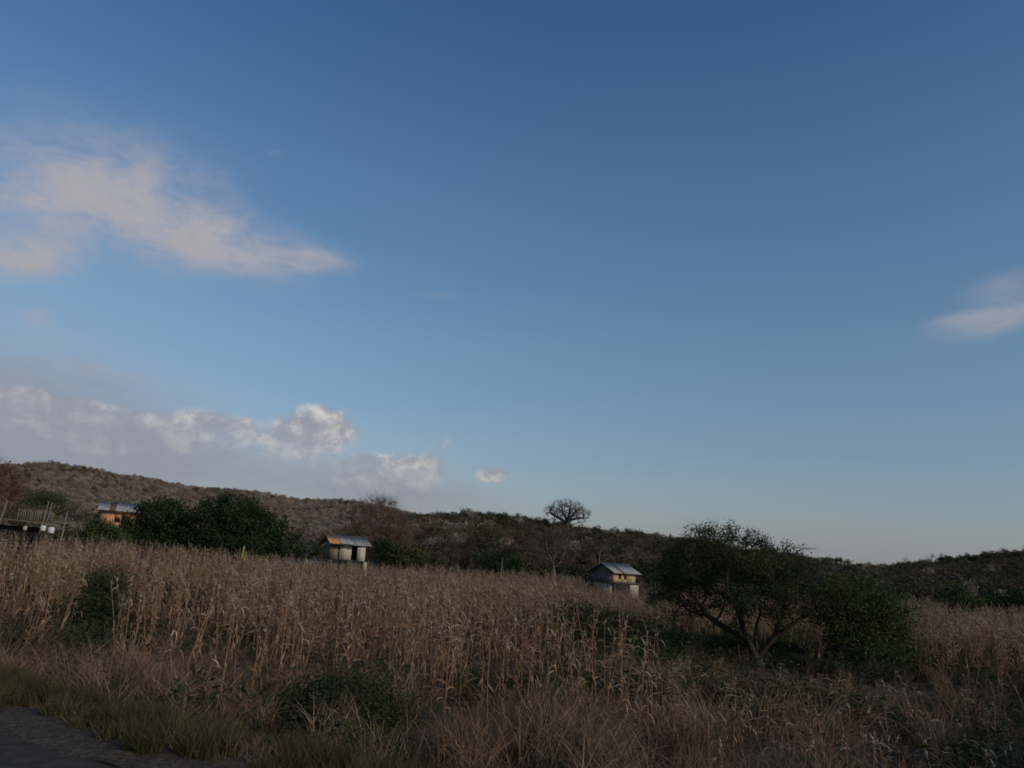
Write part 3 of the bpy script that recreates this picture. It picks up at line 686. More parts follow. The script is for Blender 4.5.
wood('scrub_forest', 'dark woodland covering the right hill', 3, 790, 1110, 138, 410, 3.9, PR_DARK, (.60, .30, .08, .02), .75, 1.15)
wood('scrub_forest', 'thin brown scrub on the distant hill beyond the acacia', 4, 740, 960, 430, 590, 5.0, PR_DARK, (.6, .2, .1, .1), .7, 1.0)

# ---- single trees along the foot of the ridge
rngT = np.random.default_rng(77)
kinds = [('dark leafless scrub tree at the foot of the wooded ridge', 0), ('olive leaved scrub tree at the foot of the wooded ridge', 1), ('small green crowned tree at the foot of the wooded ridge', 2), ('grey barked bare tree at the foot of the wooded ridge', 3)]
def split_proto(me, seed):
    """trunk and crown of a scrub tree as two meshes"""
    V = np.empty(len(me.vertices) * 3); me.vertices.foreach_get('co', V); V = V.reshape(-1, 3)
    Fv = np.empty(len(me.loops), np.int32); me.loops.foreach_get('vertex_index', Fv); Fv = Fv.reshape(-1, 4)
    mi = np.empty(len(me.polygons), np.int32); me.polygons.foreach_get('material_index', mi)
    out = []
    for nm, sel in (('trunk', mi == 0), ('crown', mi > 0)):
        f = Fv[sel]; u, inv = np.unique(f, return_inverse=True)
        o = put(nm, V[u], inv.reshape(-1, 4), list(me.materials), None, mi[sel]); COL.objects.unlink(o); out.append(o.data)
    return out
SP = [split_proto(p.data, 0) for p in PR_DARK]
slots = list(np.linspace(405, 800, 34)) + list(np.linspace(880, 1020, 10)); count_ = {}
ORD = ['first', 'second', 'third', 'fourth', 'fifth', 'sixth', 'seventh', 'eighth', 'ninth', 'tenth', 'eleventh', 'twelfth', 'thirteenth', 'fourteenth', 'fifteenth', 'sixteenth']
LM = [(1e9, 'the acacia crown on the right slope'), (0, '')]
def landmark(px):
    for lim, nm in ((500, 'the olive bush beside the stilt hut'), (548, 'the thin pale stake'), (606, 'the tree below the ceiba'), (690, 'the boarded house'), (860, 'the left edge of the acacia')):
        if px < lim: return nm
    return 'the leafy bush by the acacia'
for q, px in enumerate(slots):
    px += rngT.uniform(-4, 4); d = rngT.uniform(108, 122) if px < 850 else rngT.uniform(118, 135)
    if abs(px - 552) < 12 or abs(px - 598) < 6: continue
    k = int(rngT.choice(4, p=(.34, .38, .22, .06))); g = ground_at(px, 580, d)
    o = empty('scrub_tree', g, rngT.uniform(0, 6.28)); s = rngT.uniform(.6, 1.0); o.scale = (s * rngT.uniform(.95, 1.3), s * rngT.uniform(.95, 1.3), s)
    lm_ = landmark(px); count_[lm_] = count_.get(lm_, 0) + 1
    tag(o, '%s, %s in the row right of %s' % (('dark leafless tree', 'olive leaved tree', 'small green tree', 'grey bare tree')[k], ORD[count_[lm_] - 1], lm_), 'tree', 'scrub trees along the foot of the hills')
    for nm, me in zip(('trunk', 'crown'), SP[k]): link(bpy.data.objects.new(nm, me), o)
# ------------------------------------------------------------------ buildings
M['zinc'] = mat('weathered_zinc', [(.14,.145,.15), (.23,.235,.24), (.32,.325,.33)], 1.2, rough=.75, spec=.2, stretch=(1, .3, 1))
M['rust'] = mat('rusted_zinc', [(.30,.13,.05), (.42,.22,.10), (.50,.30,.16)], 2.0, rough=.8)
M['rust_dark'] = mat('dark_rust', [(.10,.05,.035), (.16,.08,.055)], 2.0, rough=.8)
M['brick'] = mat('brick', [(.36,.17,.09), (.46,.23,.12)], 3, rough=.9)
M['mortar'] = mat('mortar', [(.32,.26,.2), (.38,.32,.26)], 3)
M['white_board'] = mat('whitewashed_board', [(.24,.22,.16), (.40,.37,.29), (.52,.49,.40)], 2.5, rough=.9, stretch=(1, 1, .4))
M['old_board'] = mat('old_cane_wall', [(.12,.095,.07), (.22,.18,.13)], 3, rough=.9, stretch=(4, 4, .5))
M['yellow_board'] = mat('ochre_board', [(.12,.08,.045), (.34,.25,.14), (.50,.43,.31)], 2.6, rough=.9, stretch=(2.5, 2.5, .5))
M['gable'] = mat('grey_boards', [(.11,.095,.09), (.17,.15,.14)], 3, stretch=(4, 4, .3))
M['shade_dark'] = mat('painted_shade', [(.012,.011,.010), (.02,.018,.016)], 3)  # near-black colour stands in for shade in openings, gables and under the deck
M['beam'] = mat('old_timber', [(.045,.035,.027), (.09,.072,.055)], 4)
M['pole'] = mat('bleached_pole', [(.12,.10,.08), (.21,.18,.145)], 4, stretch=(1, 1, .3))
M['white'] = mat('white_plastic', [(.42,.42,.42), (.52,.52,.51)], 3, rough=.5)
M['block'] = mat('pale_block', [(.24,.20,.14), (.42,.37,.28)], 3)

def corrugated(parent, name, A, B, C, D_, m, n=28, amp=.03, t=.02):
    """roof sheet: A-B eave, D-C ridge; ribs run from eave to ridge"""
    A, B, C, D_ = (np.array(v, float) for v in (A, B, C, D_)); nor = np.cross(B - A, D_ - A); nor /= np.linalg.norm(nor)
    V = []; k = n * 4 + 1
    for q in range(k):
        u = q / (k - 1); off = amp * math.sin(q * math.pi / 2)
        for P in (A + (B - A) * u, D_ + (C - D_) * u):
            V += [P + nor * off, P + nor * (off - t)]
    V = np.array(V); b = np.arange(k - 1)[:, None] * 4
    Qs = np.concatenate([b + np.array(f) for f in ([0, 4, 6, 2], [1, 3, 7, 5], [0, 1, 5, 4], [2, 6, 7, 3])]); Qs = np.concatenate([Qs, [[0, 2, 3, 1], [k*4-4, k*4-3, k*4-1, k*4-2]]])
    return put(name, V, Qs, m, parent)
def reroof(fr, house):
    for c in list(COL.objects):
        if c.parent is house and c.name.startswith('roof_sheet'): c.parent = fr
def rect_wall(mb, x0, x1, z0, z1, y, t, holes):
    """a wall in the xz plane with rectangular openings (x0,x1,z0,z1)"""
    xs = sorted({x0, x1, *[h[0] for h in holes], *[h[1] for h in holes]}); 
    for a, b in zip(xs, xs[1:]):
        hz_ = sorted([(h[2], h[3]) for h in holes if h[0] < (a + b) / 2 < h[1]]); z = z0
        for h0, h1 in hz_:
            if h0 > z: mb.box(a, b, y, y + t, z, h0)
            z = h1
        if z < z1: mb.box(a, b, y, y + t, z, z1)

# ---- house 1: brick upper floor with zinc roof, behind the bushes
d1 = 140.; W0 = at(104, 511, d1); W1 = at(134, 513, d1); k1 = d1 / FPX
Lw = np.linalg.norm((W1 - W0)[:2]) * 1.0 + .4
mid = (W0 + W1) / 2; gz1 = gz(mid)
o1 = empty('brick_house', (mid[0], mid[1], gz1), -math.atan2(mid[0], mid[1]) * .0 + math.radians(24))
tag(o1, 'orange brick house with a grey zinc roof, half hidden by green trees', 'house')
hw = Lw / 2 + .15; zt = mid[2] - gz1; zf = zt - 2.5; dp = 4.6
m = MB(); rect_wall(m, -hw, hw, zf, zt, 0, .18, [(hw - 2.0, hw - .75, zf + .001, zt - .55), (-.5, .3, zf + .9, zt - .9)])
m.box(-hw, -hw + .18, .183, dp - .003, zf, zt); m.box(hw - .18, hw, .183, dp - .003, zf, zt); m.box(-hw, hw, dp, dp + .18, zf, zt)
w1 = m.build('upper_wall', M['brick'], o1)
m = MB()
for q in range(11):
    z = zf + .12 + q * .22
    for a, b in ((-hw + .02, -.52), (.32, hw - 2.02)): m.box(a, b, -.006, -.001, z, z + .025)
m.build('mortar_courses', M['mortar'], w1)
m = MB(); m.box(-hw + .1, hw - .1, -.9, dp, zf - .2, zf - .003); m.build('upper_floor', M['beam'], o1)
for x in np.linspace(-hw + .3, hw - .3, 4):
    for y, w in ((.1, .12), (dp - .1, .12), (-.74, .06)): MB().box(x - w, x + w, y - w, y + w, -.4, zf - .203).build('concrete_post', M['mortar'], o1)
m = MB(); m.box(hw - 1.98, hw - .77, .22, .27, zf + .02, zt - .58); m.build('door', M['shade_dark'], w1)
m = MB(); m.box(-.48, .28, .1, .14, zf + .92, zt - .92); m.build('window', M['shade_dark'], w1)
rz0, rz1 = zt + .12, zt + 1.5
corrugated(o1, 'roof_sheet', (-hw - .55, -.75, rz0), (-hw + 1.05, -.75, rz0), (-hw + 1.05, dp * .5, rz1), (-hw - .55, dp * .5, rz1), M['zinc'], 8)
o = corrugated(o1, 'roof_sheet', (-hw + 1.06, -.75, rz0 + .02), (-hw + 1.95, -.75, rz0 + .02), (-hw + 1.95, dp * .5, rz1 + .02), (-hw + 1.06, dp * .5, rz1 + .02), M['rust_dark'], 5); tag(o, 'dark red rusted roof sheet')
corrugated(o1, 'roof_sheet', (-hw + 1.96, -.75, rz0), (hw + .7, -.75, rz0), (hw + .7, dp * .5, rz1), (-hw + 1.96, dp * .5, rz1), M['zinc'], 20)
corrugated(o1, 'roof_sheet', (hw + .7, dp + .7, rz0), (-hw - .55, dp + .7, rz0), (-hw - .55, dp * .5 + .01, rz1), (hw + .7, dp * .5 + .01, rz1), M['zinc'], 32)
m = MB()
for x in (-hw - .35, hw + .5): m.bar((x, -.68, rz0 - .1), (x, dp * .5, rz1 - .1), .1); m.bar((x, dp + .6, rz0 - .1), (x, dp * .5, rz1 - .1), .1)
m.bar((-hw - .3, -.6, rz0 - .16), (hw + .5, -.6, rz0 - .16), .1)
reroof(m.build('roof', M['beam'], o1), o1)
for x in (-hw + .02, hw - .1): MB().add([(x, .1, zt + .003), (x, dp, zt + .003), (x, dp * .5, rz1 - .15), (x + .08, .1, zt + .003), (x + .08, dp, zt + .003), (x + .08, dp * .5, rz1 - .15)], [(0,1,4,3),(1,2,5,4),(2,0,3,5)], [(0,2,1),(3,4,5)]).build('gable', M['shade_dark'], o1)  # gable ends coloured near-black for their unlit side

# ---- house 2: whitewashed stilt hut in the middle of the field edge
d2 = 98.; c2 = at(349, 548, d2); g2 = gz(c2); p2 = FPX / d2
o2 = empty('stilt_hut', (c2[0], c2[1], g2), math.radians(30))
tag(o2, 'small stilt hut with a patched zinc roof, orange rusted at its left end', 'hut')
Z2 = lambda py, px: at(px, py, d2)[2] - g2
hw = 2.2; zE = Z2(545, 350); zR = Z2(536.7, 346) + .12; zB = Z2(560, 352); dp = 3.0
m = MB(); m.box(-1.0, .45, .25, .37, zB, zE + .05); m.box(-hw + .1, hw - .3, dp - .12, dp, zB, zE); m.box(hw - .42, hw - .3, .37, dp - .123, zB, zE)
m.build('front_wall', M['white_board'], o2)
m = MB(); m.box(.95, hw - .25, -.35, -.25, zB - .1, zE - .18); m.box(hw - .35, hw - .25, -.247, .9, zB - .1, zE - .18); o = m.build('wall_panel', M['white_board'], o2); tag(o, 'brighter whitewashed panel standing forward of the wall')
m = MB(); m.box(-hw + .1, -1.003, .45, .52, zB, zE + .03); m.box(-hw + .1, -hw + .2, .523, dp - .123, zB, zE); m.add([(-hw+.1,.3,zE+.003),(-hw+.1,dp,zE+.003),(-hw+.1,dp*.5,zR-.15),(-hw+.2,.3,zE+.003),(-hw+.2,dp,zE+.003),(-hw+.2,dp*.5,zR-.15)], [(0,1,4,3),(1,2,5,4),(2,0,3,5)], [(0,2,1),(3,4,5)]); m.build('side_wall', M['old_board'], o2)  # left wall kept in dark old board, standing in for the shaded recess
m = MB(); m.box(-hw, hw - .2, .0, dp, zB - .12, zB - .003); m.build('floor', M['beam'], o2)
m = MB(); m.box(.47, .93, .42, .46, zB, zE - .1); m.build('doorway', M['shade_dark'], o2)  # dark panel stands in for the unlit opening
for x in (-hw + .2, 0, hw - .4):
    for y in (.15, dp - .15): MB().bar((x, y, -.4), (x, y, zB - .123), .16).build('stilt', M['beam'], o2)
m = MB(); m.box(1.9, 2.3, -.3, .0, -.3, zB - .14); m.build('support_block', M['block'], o2)
xs = [-hw - .35, -hw + 1.05, -hw + 2.45, -hw + 3.9, hw + .35]
for q in range(4):
    dz = (-.0, .02, -.06, -.02)[q]; ey = (-.55, -.62, -.75, -.7)[q]
    o = corrugated(o2, 'roof_sheet', (xs[q], ey, zE + .05 + dz), (xs[q + 1] - .01, ey, zE + .05 + dz), (xs[q + 1] - .01, dp * .5, zR + dz * .5), (xs[q], dp * .5, zR + dz * .5), M['rust'] if q == 0 else M['zinc'], 9)
    if q == 0: tag(o, 'orange rusted roof sheet')
corrugated(o2, 'roof_sheet', (hw + .3, dp + .5, zE), (-hw - .3, dp + .5, zE), (-hw - .3, dp * .5 + .01, zR - .02), (hw + .3, dp * .5 + .01, zR - .02), M['zinc'], 30)
m = MB(); m.bar((-hw - .3, -.45, zE - .05), (hw + .3, -.45, zE - .08), .08); m.bar((-hw - .3, dp + .4, zE - .08), (hw + .3, dp + .4, zE - .08), .08); m.bar((-hw - .3, dp * .5, zR - .1), (hw + .3, dp * .5, zR - .1), .08)
for x in (-hw - .28, hw + .28): m.bar((x, -.5, zE - .02), (x, dp * .5, zR - .09), .08); m.bar((x, dp + .45, zE - .07), (x, dp * .5, zR - .09), .08)
reroof(m.build('roof', M['beam'], o2), o2)
m = MB(); 
for s in (-.2, .2): m.bar((.1 + s, .1, zB), (1.1 + s, -1.3, 0), .07)
for t in np.linspace(.1, .9, 6): m.bar((-.1 + t, .1 - 1.4 * t, zB * (1 - t)), (.3 + t, .1 - 1.4 * t, zB * (1 - t)), .06)
m.build('ladder', M['pole'], o2)
g = ground_at(315, 565, 96); o = empty('leaning_pole', g); tag(o, 'pale pole leaning towards the left end of the stilt hut', 'pole')
m = MB(); m.tube([(-.9, 0, Z2(556, 310) ), (0, 0, Z2(550, 316)), (.95, .3, Z2(543, 324))], [.05, .045, .035], 7); m.tube([(-.9, 0, Z2(556, 310)), (-.95, 0, -.2)], [.05, .05], 6); m.build('wooden_pole', M['pole'], o, True)

# ---- house 3: boarded house by the acacia
d3 = 92.; c3_ = at(613, 583, d3); g3 = gz(c3_)
o3 = empty('boarded_house', (c3_[0], c3_[1], g3), math.radians(38))
tag(o3, 'ochre boarded house with a grey gable and shiny zinc roof, right of centre', 'house')
Z3 = lambda px, py: at(px, py, d3)[2] - g3
zF = Z3(615, 582); zE = Z3(614, 573); zR = Z3(604, 562.5); Lf, Lg = 3.6, 3.4
m = MB(); rect_wall(m, 0, Lf, zF, zE, 0, .1, [(.85, 1.25, zF + .35, zE - .1), (1.7, 2.1, zF + .3, zE - .15)]); m.box(Lf - .1, Lf, .103, Lg - .103, zF, zE); m.build('front_wall', M['yellow_board'], o3)
m = MB(); m.box(0, .1, .103, Lg, zF, zE); m.add([(0,.0,zE+.003),(0,Lg,zE+.003),(0,Lg*.5,zR-.12),(.1,.0,zE+.003),(.1,Lg,zE+.003),(.1,Lg*.5,zR-.12)], [(0,1,4,3),(1,2,5,4),(2,0,3,5)], [(0,2,1),(3,4,5)]); m.box(.103, Lf, Lg - .1, Lg, zF, zE); m.build('gable_wall', M['gable'], o3)
MB().box(.87, 1.23, .11, .14, zF + .35, zE - .1).build('window', M['shade_dark'], o3); MB().box(1.72, 2.08, .11, .14, zF + .3, zE - .15).build('window', M['shade_dark'], o3)
m = MB(); m.box(-.25, Lf + .6, -.45, Lg + .1, zF - .16, zF - .003); m.build('floor', M['beam'], o3)
for x in (.0, Lf / 2, Lf - .1):
    for y in (-.3, Lg - .1): MB().bar((x, y, -.4), (x, y, zF - .163), .16).build('post', M['beam'], o3)
m = MB(); m.box(-.1, .15, .3, 2.2, -.3, zF - .25); m.build('lower_wall', M['block'], o3); MB().box(2.3, Lf + .1, -.42, -.39, -.3, zF - .22).build('lower_wall', M['block'], o3)
m = MB(); m.bar((1.0,-.5,zE-.02),(3.2,-.9,zF+.35),.05) ; q3 = [(-.35, .95), (1.35, 2.3), (2.3, Lf + .45)]
eave = lambda a: (a, -.55, zE + .02)
rid = lambda a: (a, Lg * .5, zR)
corrugated(o3, 'roof_sheet', eave(-.35), eave(.93), rid(.93), rid(-.35), M['zinc'], 8)
o = corrugated(o3, 'roof_sheet', eave(.94), eave(1.36), rid(1.36), rid(.94), M['rust_dark'], 3); tag(o, 'dark roof sheet between paler ones')
corrugated(o3, 'roof_sheet', eave(1.37), eave(Lf + .45), rid(Lf + .45), rid(1.37), M['zinc'], 16)
corrugated(o3, 'roof_sheet', (Lf + .4, Lg + .5, zE - .05), (-.35, Lg + .5, zE - .05), (-.35, Lg * .5 + .01, zR), (Lf + .4, Lg * .5 + .01, zR), M['zinc'], 24)
m = MB(); m.bar((-.36, Lg * .5, zR - .1), (Lf + .44, Lg * .5, zR - .1), .09)
for x in (-.33, Lf + .4): m.bar((x, -.5, zE - .06), (x, Lg * .5, zR - .09), .09); m.bar((x, Lg + .48, zE - .12), (x, Lg * .5, zR - .09), .09)
reroof(m.build('roof', M['beam'], o3), o3)
m = MB()
for q in range(4): m.bar((Lf + .2, -.3 + .2 * q, zF + .1 + .22 * q), (Lf + 2.6, .2 + .2 * q, zF - .25 + .2 * q), .07)
for x in (.9, 2.5): m.bar((Lf + x, 0, -.3), (Lf + x, 0, zF + .7), .09)
m.build('side_railing', M['beam'], o3)

# ---- log platform at the left edge
d4 = 62.; c4 = at(28, 521, d4); g4 = gz(c4); o4 = empty('log_platform', (c4[0], c4[1], g4), math.radians(14))
tag(o4, 'raised log platform with a stick railing at the left edge of the field', 'platform')
k4 = d4 / FPX; zD = c4[2] - g4; 
X4 = lambda px: (px - 28) * k4
m = MB(); 
for y in (0, 1.2, 2.4): m.bar((X4(-12), y, zD + .12), (X4(53), y, zD - .12), .1)
m.build('deck_beam', M['pole'], o4)
m = MB(); m.bar((X4(-12), 1.2, zD + .2), (X4(53), 1.2, zD - .04), 2.6, .05); m.build('deck', M['beam'], o4)
m = MB(); rng = np.random.default_rng(3)
for px in np.arange(20, 47, 1.7):
    x = X4(px) + rng.uniform(-.03, .03); m.bar((x, 0.0, zD - .08), (x + rng.uniform(0, .06), 0, zD + rng.uniform(.62, .85)), .045)
m.bar((X4(18), 0.03, zD + .66), (X4(47), 0.03, zD + .58), .05)
m.build('railing', M['old_board'], o4)
for px, top, lean, w in ((8, 500, .42, .13), (40, 501, .3, .08), (43, 502, .22, .07), (56.5, 511, .1, .10), (-8, 505, .1, .12)):
    x = X4(px); zt_ = at(px, top, d4)[2] - g4; m = MB(); m.tube([(x - lean, -.05, -.3), (x - lean * .35, -.05, zt_ * .55), (x + lean * .3, -.05, zt_)], [w * .6, w * .55, w * .45], 8); m.build('post', M['pole'], o4, True)
m = MB(); m.box(X4(-12), X4(34), .9, 2.3, -.3, zD - .35); m.build('underdeck_shade', M['shade_dark'], o4)  # dark box stands in for the shade under the deck
for px, py, r, lab in ((43, 528, .17, 'white sack under the log platform, left one of the bright pair'), (51, 530, .2, 'white drum under the log platform, right one of the bright pair'), (25, 528, .12, 'dull grey drum under the log platform')):
    p = at(px, py, d4 - 1.2); z0 = gz(p); o = empty('storage_drum', (p[0], p[1], z0)); tag(o, lab.replace('sack', 'drum'), 'drum')
    h = p[2] - z0; m = MB(); P = [(0,0,h - r), (0,0,h - r + .02), (0,0,h), (0,0,h + r * .8), (0,0,h + r)]
    m.tube(P, [r * .9, r, r * 1.05, r * .95, r * .3], 12); m.build('drum_body', M['white'] if px > 30 else M['block'], o, True)
    m = MB(); m.tube([(0,0,-.2),(0,0,h - r)], [.05,.05], 6); m.box(-r, r, -r, r, h - r - .05, h - r - .003); m.build('stand', M['beam'], o)

# ---- pale stakes at the far edge of the corn
for px, top, base, lab in ((500.5, 557, 572, 'thin pale stake in front of the low bush at the far field edge'), (457, 566, 575, 'short pale stake at the far edge of the corn')):
    g = ground_at(px, base, 88); zt_ = at(px, top, 88)[2] - g[2]; o = empty('wooden_stake', g); tag(o, lab, 'stake')
    m = MB(); m.tube([(0,0,-.2),(.05,0,zt_*.5),(.12,0,zt_)], [.05,.045,.035], 6); m.build('stake', M['pole'], o, True)

# ------------------------------------------------------------------ corn
def corn_parts(seed):
    rng = np.random.default_rng(seed); H = rng.uniform(1.75, 2.15); bx, by = rng.normal(0, .09, 2)
    stem = lambda t: np.array([bx * t * t + .02 * math.sin(5 * t + seed), by * t * t, H * t * (1 - .02 * t)])
    s = MB(); ts = np.linspace(0, 1, 9); P = [stem(t) for t in ts]; P[0][2] = -.08; s.tube(P, np.linspace(.016, .007, 9), 5)
    lf = MB(); nl = rng.integers(9, 13)
    for q in range(nl):
        t = .12 + .82 * (q + rng.uniform(0, .6)) / nl; p0 = stem(t); az = q * math.pi + rng.normal(0, .6) + seed
        Ln = rng.uniform(.45, .85) * (1 - .25 * abs(t - .5)); w = rng.uniform(.007, .019); rise = rng.uniform(.0, 1.0) * (.3 + t); fold = rng.uniform(3.4, 6.5); k = 8
        d = np.array([math.cos(az), math.sin(az), 0]); pts = [p0]; ang = math.atan(rise * 1.6)
        for i in range(k):
            ang -= fold / k * (0.35 + 1.3 * i / k) * .75; ang = max(ang, -1.5); tw = rng.normal(0, .12); d = np.array([d[0] * math.cos(tw) - d[1] * math.sin(tw), d[0] * math.sin(tw) + d[1] * math.cos(tw), 0])
            pts.append(pts[-1] + Ln / k * (d * math.cos(ang) + np.array([0, 0, math.sin(ang)])))
        tws = rng.normal(0, 1.2, 1)[0] + np.cumsum(rng.normal(0, .6, k + 1)); sd0 = np.array([-d[1], d[0], 0])
        side = np.stack([sd0 * math.cos(a) + np.array([d[0] * .3, d[1] * .3, math.sin(a)]) * math.sin(a) for a in tws]); side /= np.linalg.norm(side, axis=1, keepdims=True)
        Wd = w * np.array([.75, 1, 1, .95, .88, .75, .58, .35, .06]); V, Qs = ribbon(pts, Wd, side); lf.add(V, Qs)
    ear = MB()
    for q in range(rng.integers(1, 3)):
        t = rng.uniform(.42, .6); p = stem(t); a = rng.uniform(0, 6.28); dr = rng.choice([-1.5, -1.0, .6, 1.4]); d = np.array([math.cos(a) * .6, math.sin(a) * .6, dr]); d /= np.linalg.norm(d)
        ear.tube([p + d * u for u in (0.0, .04, .10, .16, .22)], [.007, .018, .021, .015, .003], 6)
    ta = MB(); top = stem(1.0)
    for q in range(rng.integers(4, 8)):
        a = rng.uniform(0, 6.28); sp = rng.uniform(.1, .6); L_ = rng.uniform(.14, .3); dro = rng.uniform(0, .8)
        pts = [top + np.array([math.cos(a) * sp * u, math.sin(a) * sp * u, u * (1 - dro * u * 1.2)]) * L_ for u in np.linspace(0, 1, 5)]
        ta.tube(pts, [.004, .0045, .004, .003, .001], 3)
    # one top leaf blades over, in the paler tassel colour for a sunlit glint
    for q in range(rng.integers(1, 3)):
        a = rng.uniform(0, 6.28); d = np.array([math.cos(a), math.sin(a), 0]); L_ = rng.uniform(.22, .42); w = .012
        pts = [stem(.93) + d * L_ * u * .75 + np.array([0, 0, L_ * (1.0 * u - 1.35 * u * u)]) for u in np.linspace(0, 1, 7)]
        V, Qs = ribbon(pts, w * np.array([.7, 1, 1, .9, .7, .4, .08]), np.array([-d[1], d[0], .35])); ta.add(V, Qs)
    return s, lf, ear, ta
CORN = []
for q in range(9):
    s, lf, ear, ta = corn_parts(200 + q); parts = []
    for nm, b, mt in (('stem', s, 'corn_stem'), ('foliage', lf, 'corn_leaf'), ('ear', ear, 'husk'), ('tassel', ta, 'tassel')):
        o = b.build(nm, M[mt]); COL.objects.unlink(o); parts.append((nm, o.data))
    V = []; F = []; mi = []; n = 0
    for k, b in enumerate((s, lf, ear, ta)):
        v = np.concatenate(b.V); f = np.concatenate(b.Q); V.append(v); F.append(f + n); n += len(v); mi += [k] * len(f)
    o = put('corn_kind', np.concatenate(V), np.concatenate(F), [M['corn_stem'], M['corn_leaf'], M['husk'], M['tassel']], None, mi); COL.objects.unlink(o)
    CORN.append((parts, o))
def S(x, y): return x * ROAD_N[0] + y * ROAD_N[1] - ROAD_D
rng = np.random.default_rng(8)
def ell(x, y, px, py, rx, ry, z=-.9, ang=0.0):
    c = hit(px, py, z); X_, Y_ = x - c[0], y - c[1]; ca, sa = math.cos(ang), math.sin(ang)
    return np.hypot((X_ * ca + Y_ * sa) / rx, (-X_ * sa + Y_ * ca) / ry)
# rows of corn across the field, running away from the road
row = np.arange(-70, 150, .85); T, U_ = [], []
for r_ in row:
    s_ = np.arange(5.2, 118, .42); s_ = s_ + rng.uniform(-.16, .16, len(s_)); T.append(np.full(len(s_), r_) + rng.normal(0, .10, len(s_))); U_.append(s_)
t_, s_ = np.concatenate(T), np.concatenate(U_)
ROT = math.radians(-9)
x = ROAD_N[0] * (ROAD_D + s_) + ROAD_T[0] * t_; y = ROAD_N[1] * (ROAD_D + s_) + ROAD_T[1] * t_
d = np.hypot(x, y); az = np.degrees(np.arctan2(x, y))
edge = np.where(az < -8, 84, np.where(az < 12, 98, 108)) + 4 * (vnoise(x, y, 9, 11) - .5)
keep = (y > 5) & (az > -37) & (az < 39) & (d < edge)
front = 5.2 + 1.9 * sst(az, -18, -6) + 1.3 * sst(az, -6, 6) + 1.2 * (vnoise(t_, s_ * 0, 2.2, 12) - .5)
keep &= s_ > front
prob = np.ones(len(x)) * .88
prob *= np.where(vnoise(x, y, 3.2, 13) < .3, .35, 1) * np.where(vnoise(x, y, 1.3, 14) < .34, .35, 1)                         # gaps
prob *= np.clip(1.15 - (s_ < 9) * .35, 0, 1)
for (px, py, rx, ry, a, res) in ((347, 722, 1.5, 1.5, 0, 0), (757, 672, 6.0, 6.0, 0, .02), (655, 664, 3.6, 2.0, -.2, .05), (640, 645, 4.5, 2.2, -.1, .1), (600, 622, 4.0, 3.0, 0, .25), (860, 655, 4.2, 3.2, 0, .05)):
    e = ell(x, y, px, py, rx, ry, ang=a); prob *= np.where(e < 1, res, np.where(e < 1.25, .6, 1))
rightthin = sst(az, 8, 14) * (1 - sst(d, 28, 36)); prob *= 1 - .12 * rightthin
pxaz = lambda px, py=600: azel(px, py)[0]
gapw = (az > pxaz(82)) & (az < pxaz(120)) & (d < 46) & (d > 21); prob *= np.where(gapw, .03, 1)
prob *= np.where((np.abs(az - pxaz(335, 620)) < .8) & (d < 34), .35, 1)
house_low = (sst(az, pxaz(575), pxaz(592)) * (1 - sst(az, pxaz(660), pxaz(690)))) * sst(d, 42, 52)
prob *= np.where(d > 60, .85, 1)
keep &= rng.random(len(x)) < prob
house_low = house_low[keep]; keep_ = keep; x, y, d, az, s_, t_ = (v[keep] for v in (x, y, d, az, s_, t_)); z = hgt(x, y); n = len(x)
broken = rng.random(n) < .13; hs = np.where(broken, rng.uniform(.35, .7, n), rng.uniform(.76, 1.12, n)) * (.92 + .16 * vnoise(x, y, 6, 15)) * (1 - .50 * (sst(az, 8, 14) * (1 - sst(d, 26, 34)))) * (1 - .42 * house_low)
wd = rng.uniform(.9, 1.2, n)
lean = rng.normal(0, .075, (n, 2)); far_lean = rng.random(n) < .06; lean[far_lean] *= 4; lean[broken] *= 3
rotz = rng.uniform(0, 6.28, n); kind = rng.integers(0, 9, n)
inframe = (az > -31.5) & (az < 33)
order = np.argsort(d + 1000 * (~inframe)); ind = order[:300]; rest = order[300:]
print('corn', n)
for q in ind:
    o = empty('corn_plant', (x[q], y[q], z[q]), rotz[q], lean[q][0], lean[q][1]); o.scale = (wd[q], wd[q], hs[q])
    if az[q] < -8: where, gr = 'dry brown corn plant in the front of the left stand, beside the verge', 'corn plants at the front of the left stand'
    elif az[q] < 11: where, gr = 'dry brown corn plant in the front of the middle stand', 'corn plants at the front of the middle stand'
    else: where, gr = 'short dry corn plant in the thin stand at lower right', 'corn plants in the thin right stand'
    tag(o, where, 'corn plant', gr)
    for nm, me in CORN[kind[q]][0]: link(bpy.data.objects.new(nm, me), o)
protos = [bpy.data.objects.new('corn_%02d' % k, c[1].data) for k, c in enumerate(CORN)]
scatter('cornfield', np.stack([x, y, z], -1)[rest], np.concatenate([lean, rotz[:, None]], 1)[rest], np.stack([wd, wd, hs], -1)[rest], kind[rest], protos, 'the rest of the dry standing corn filling the field')

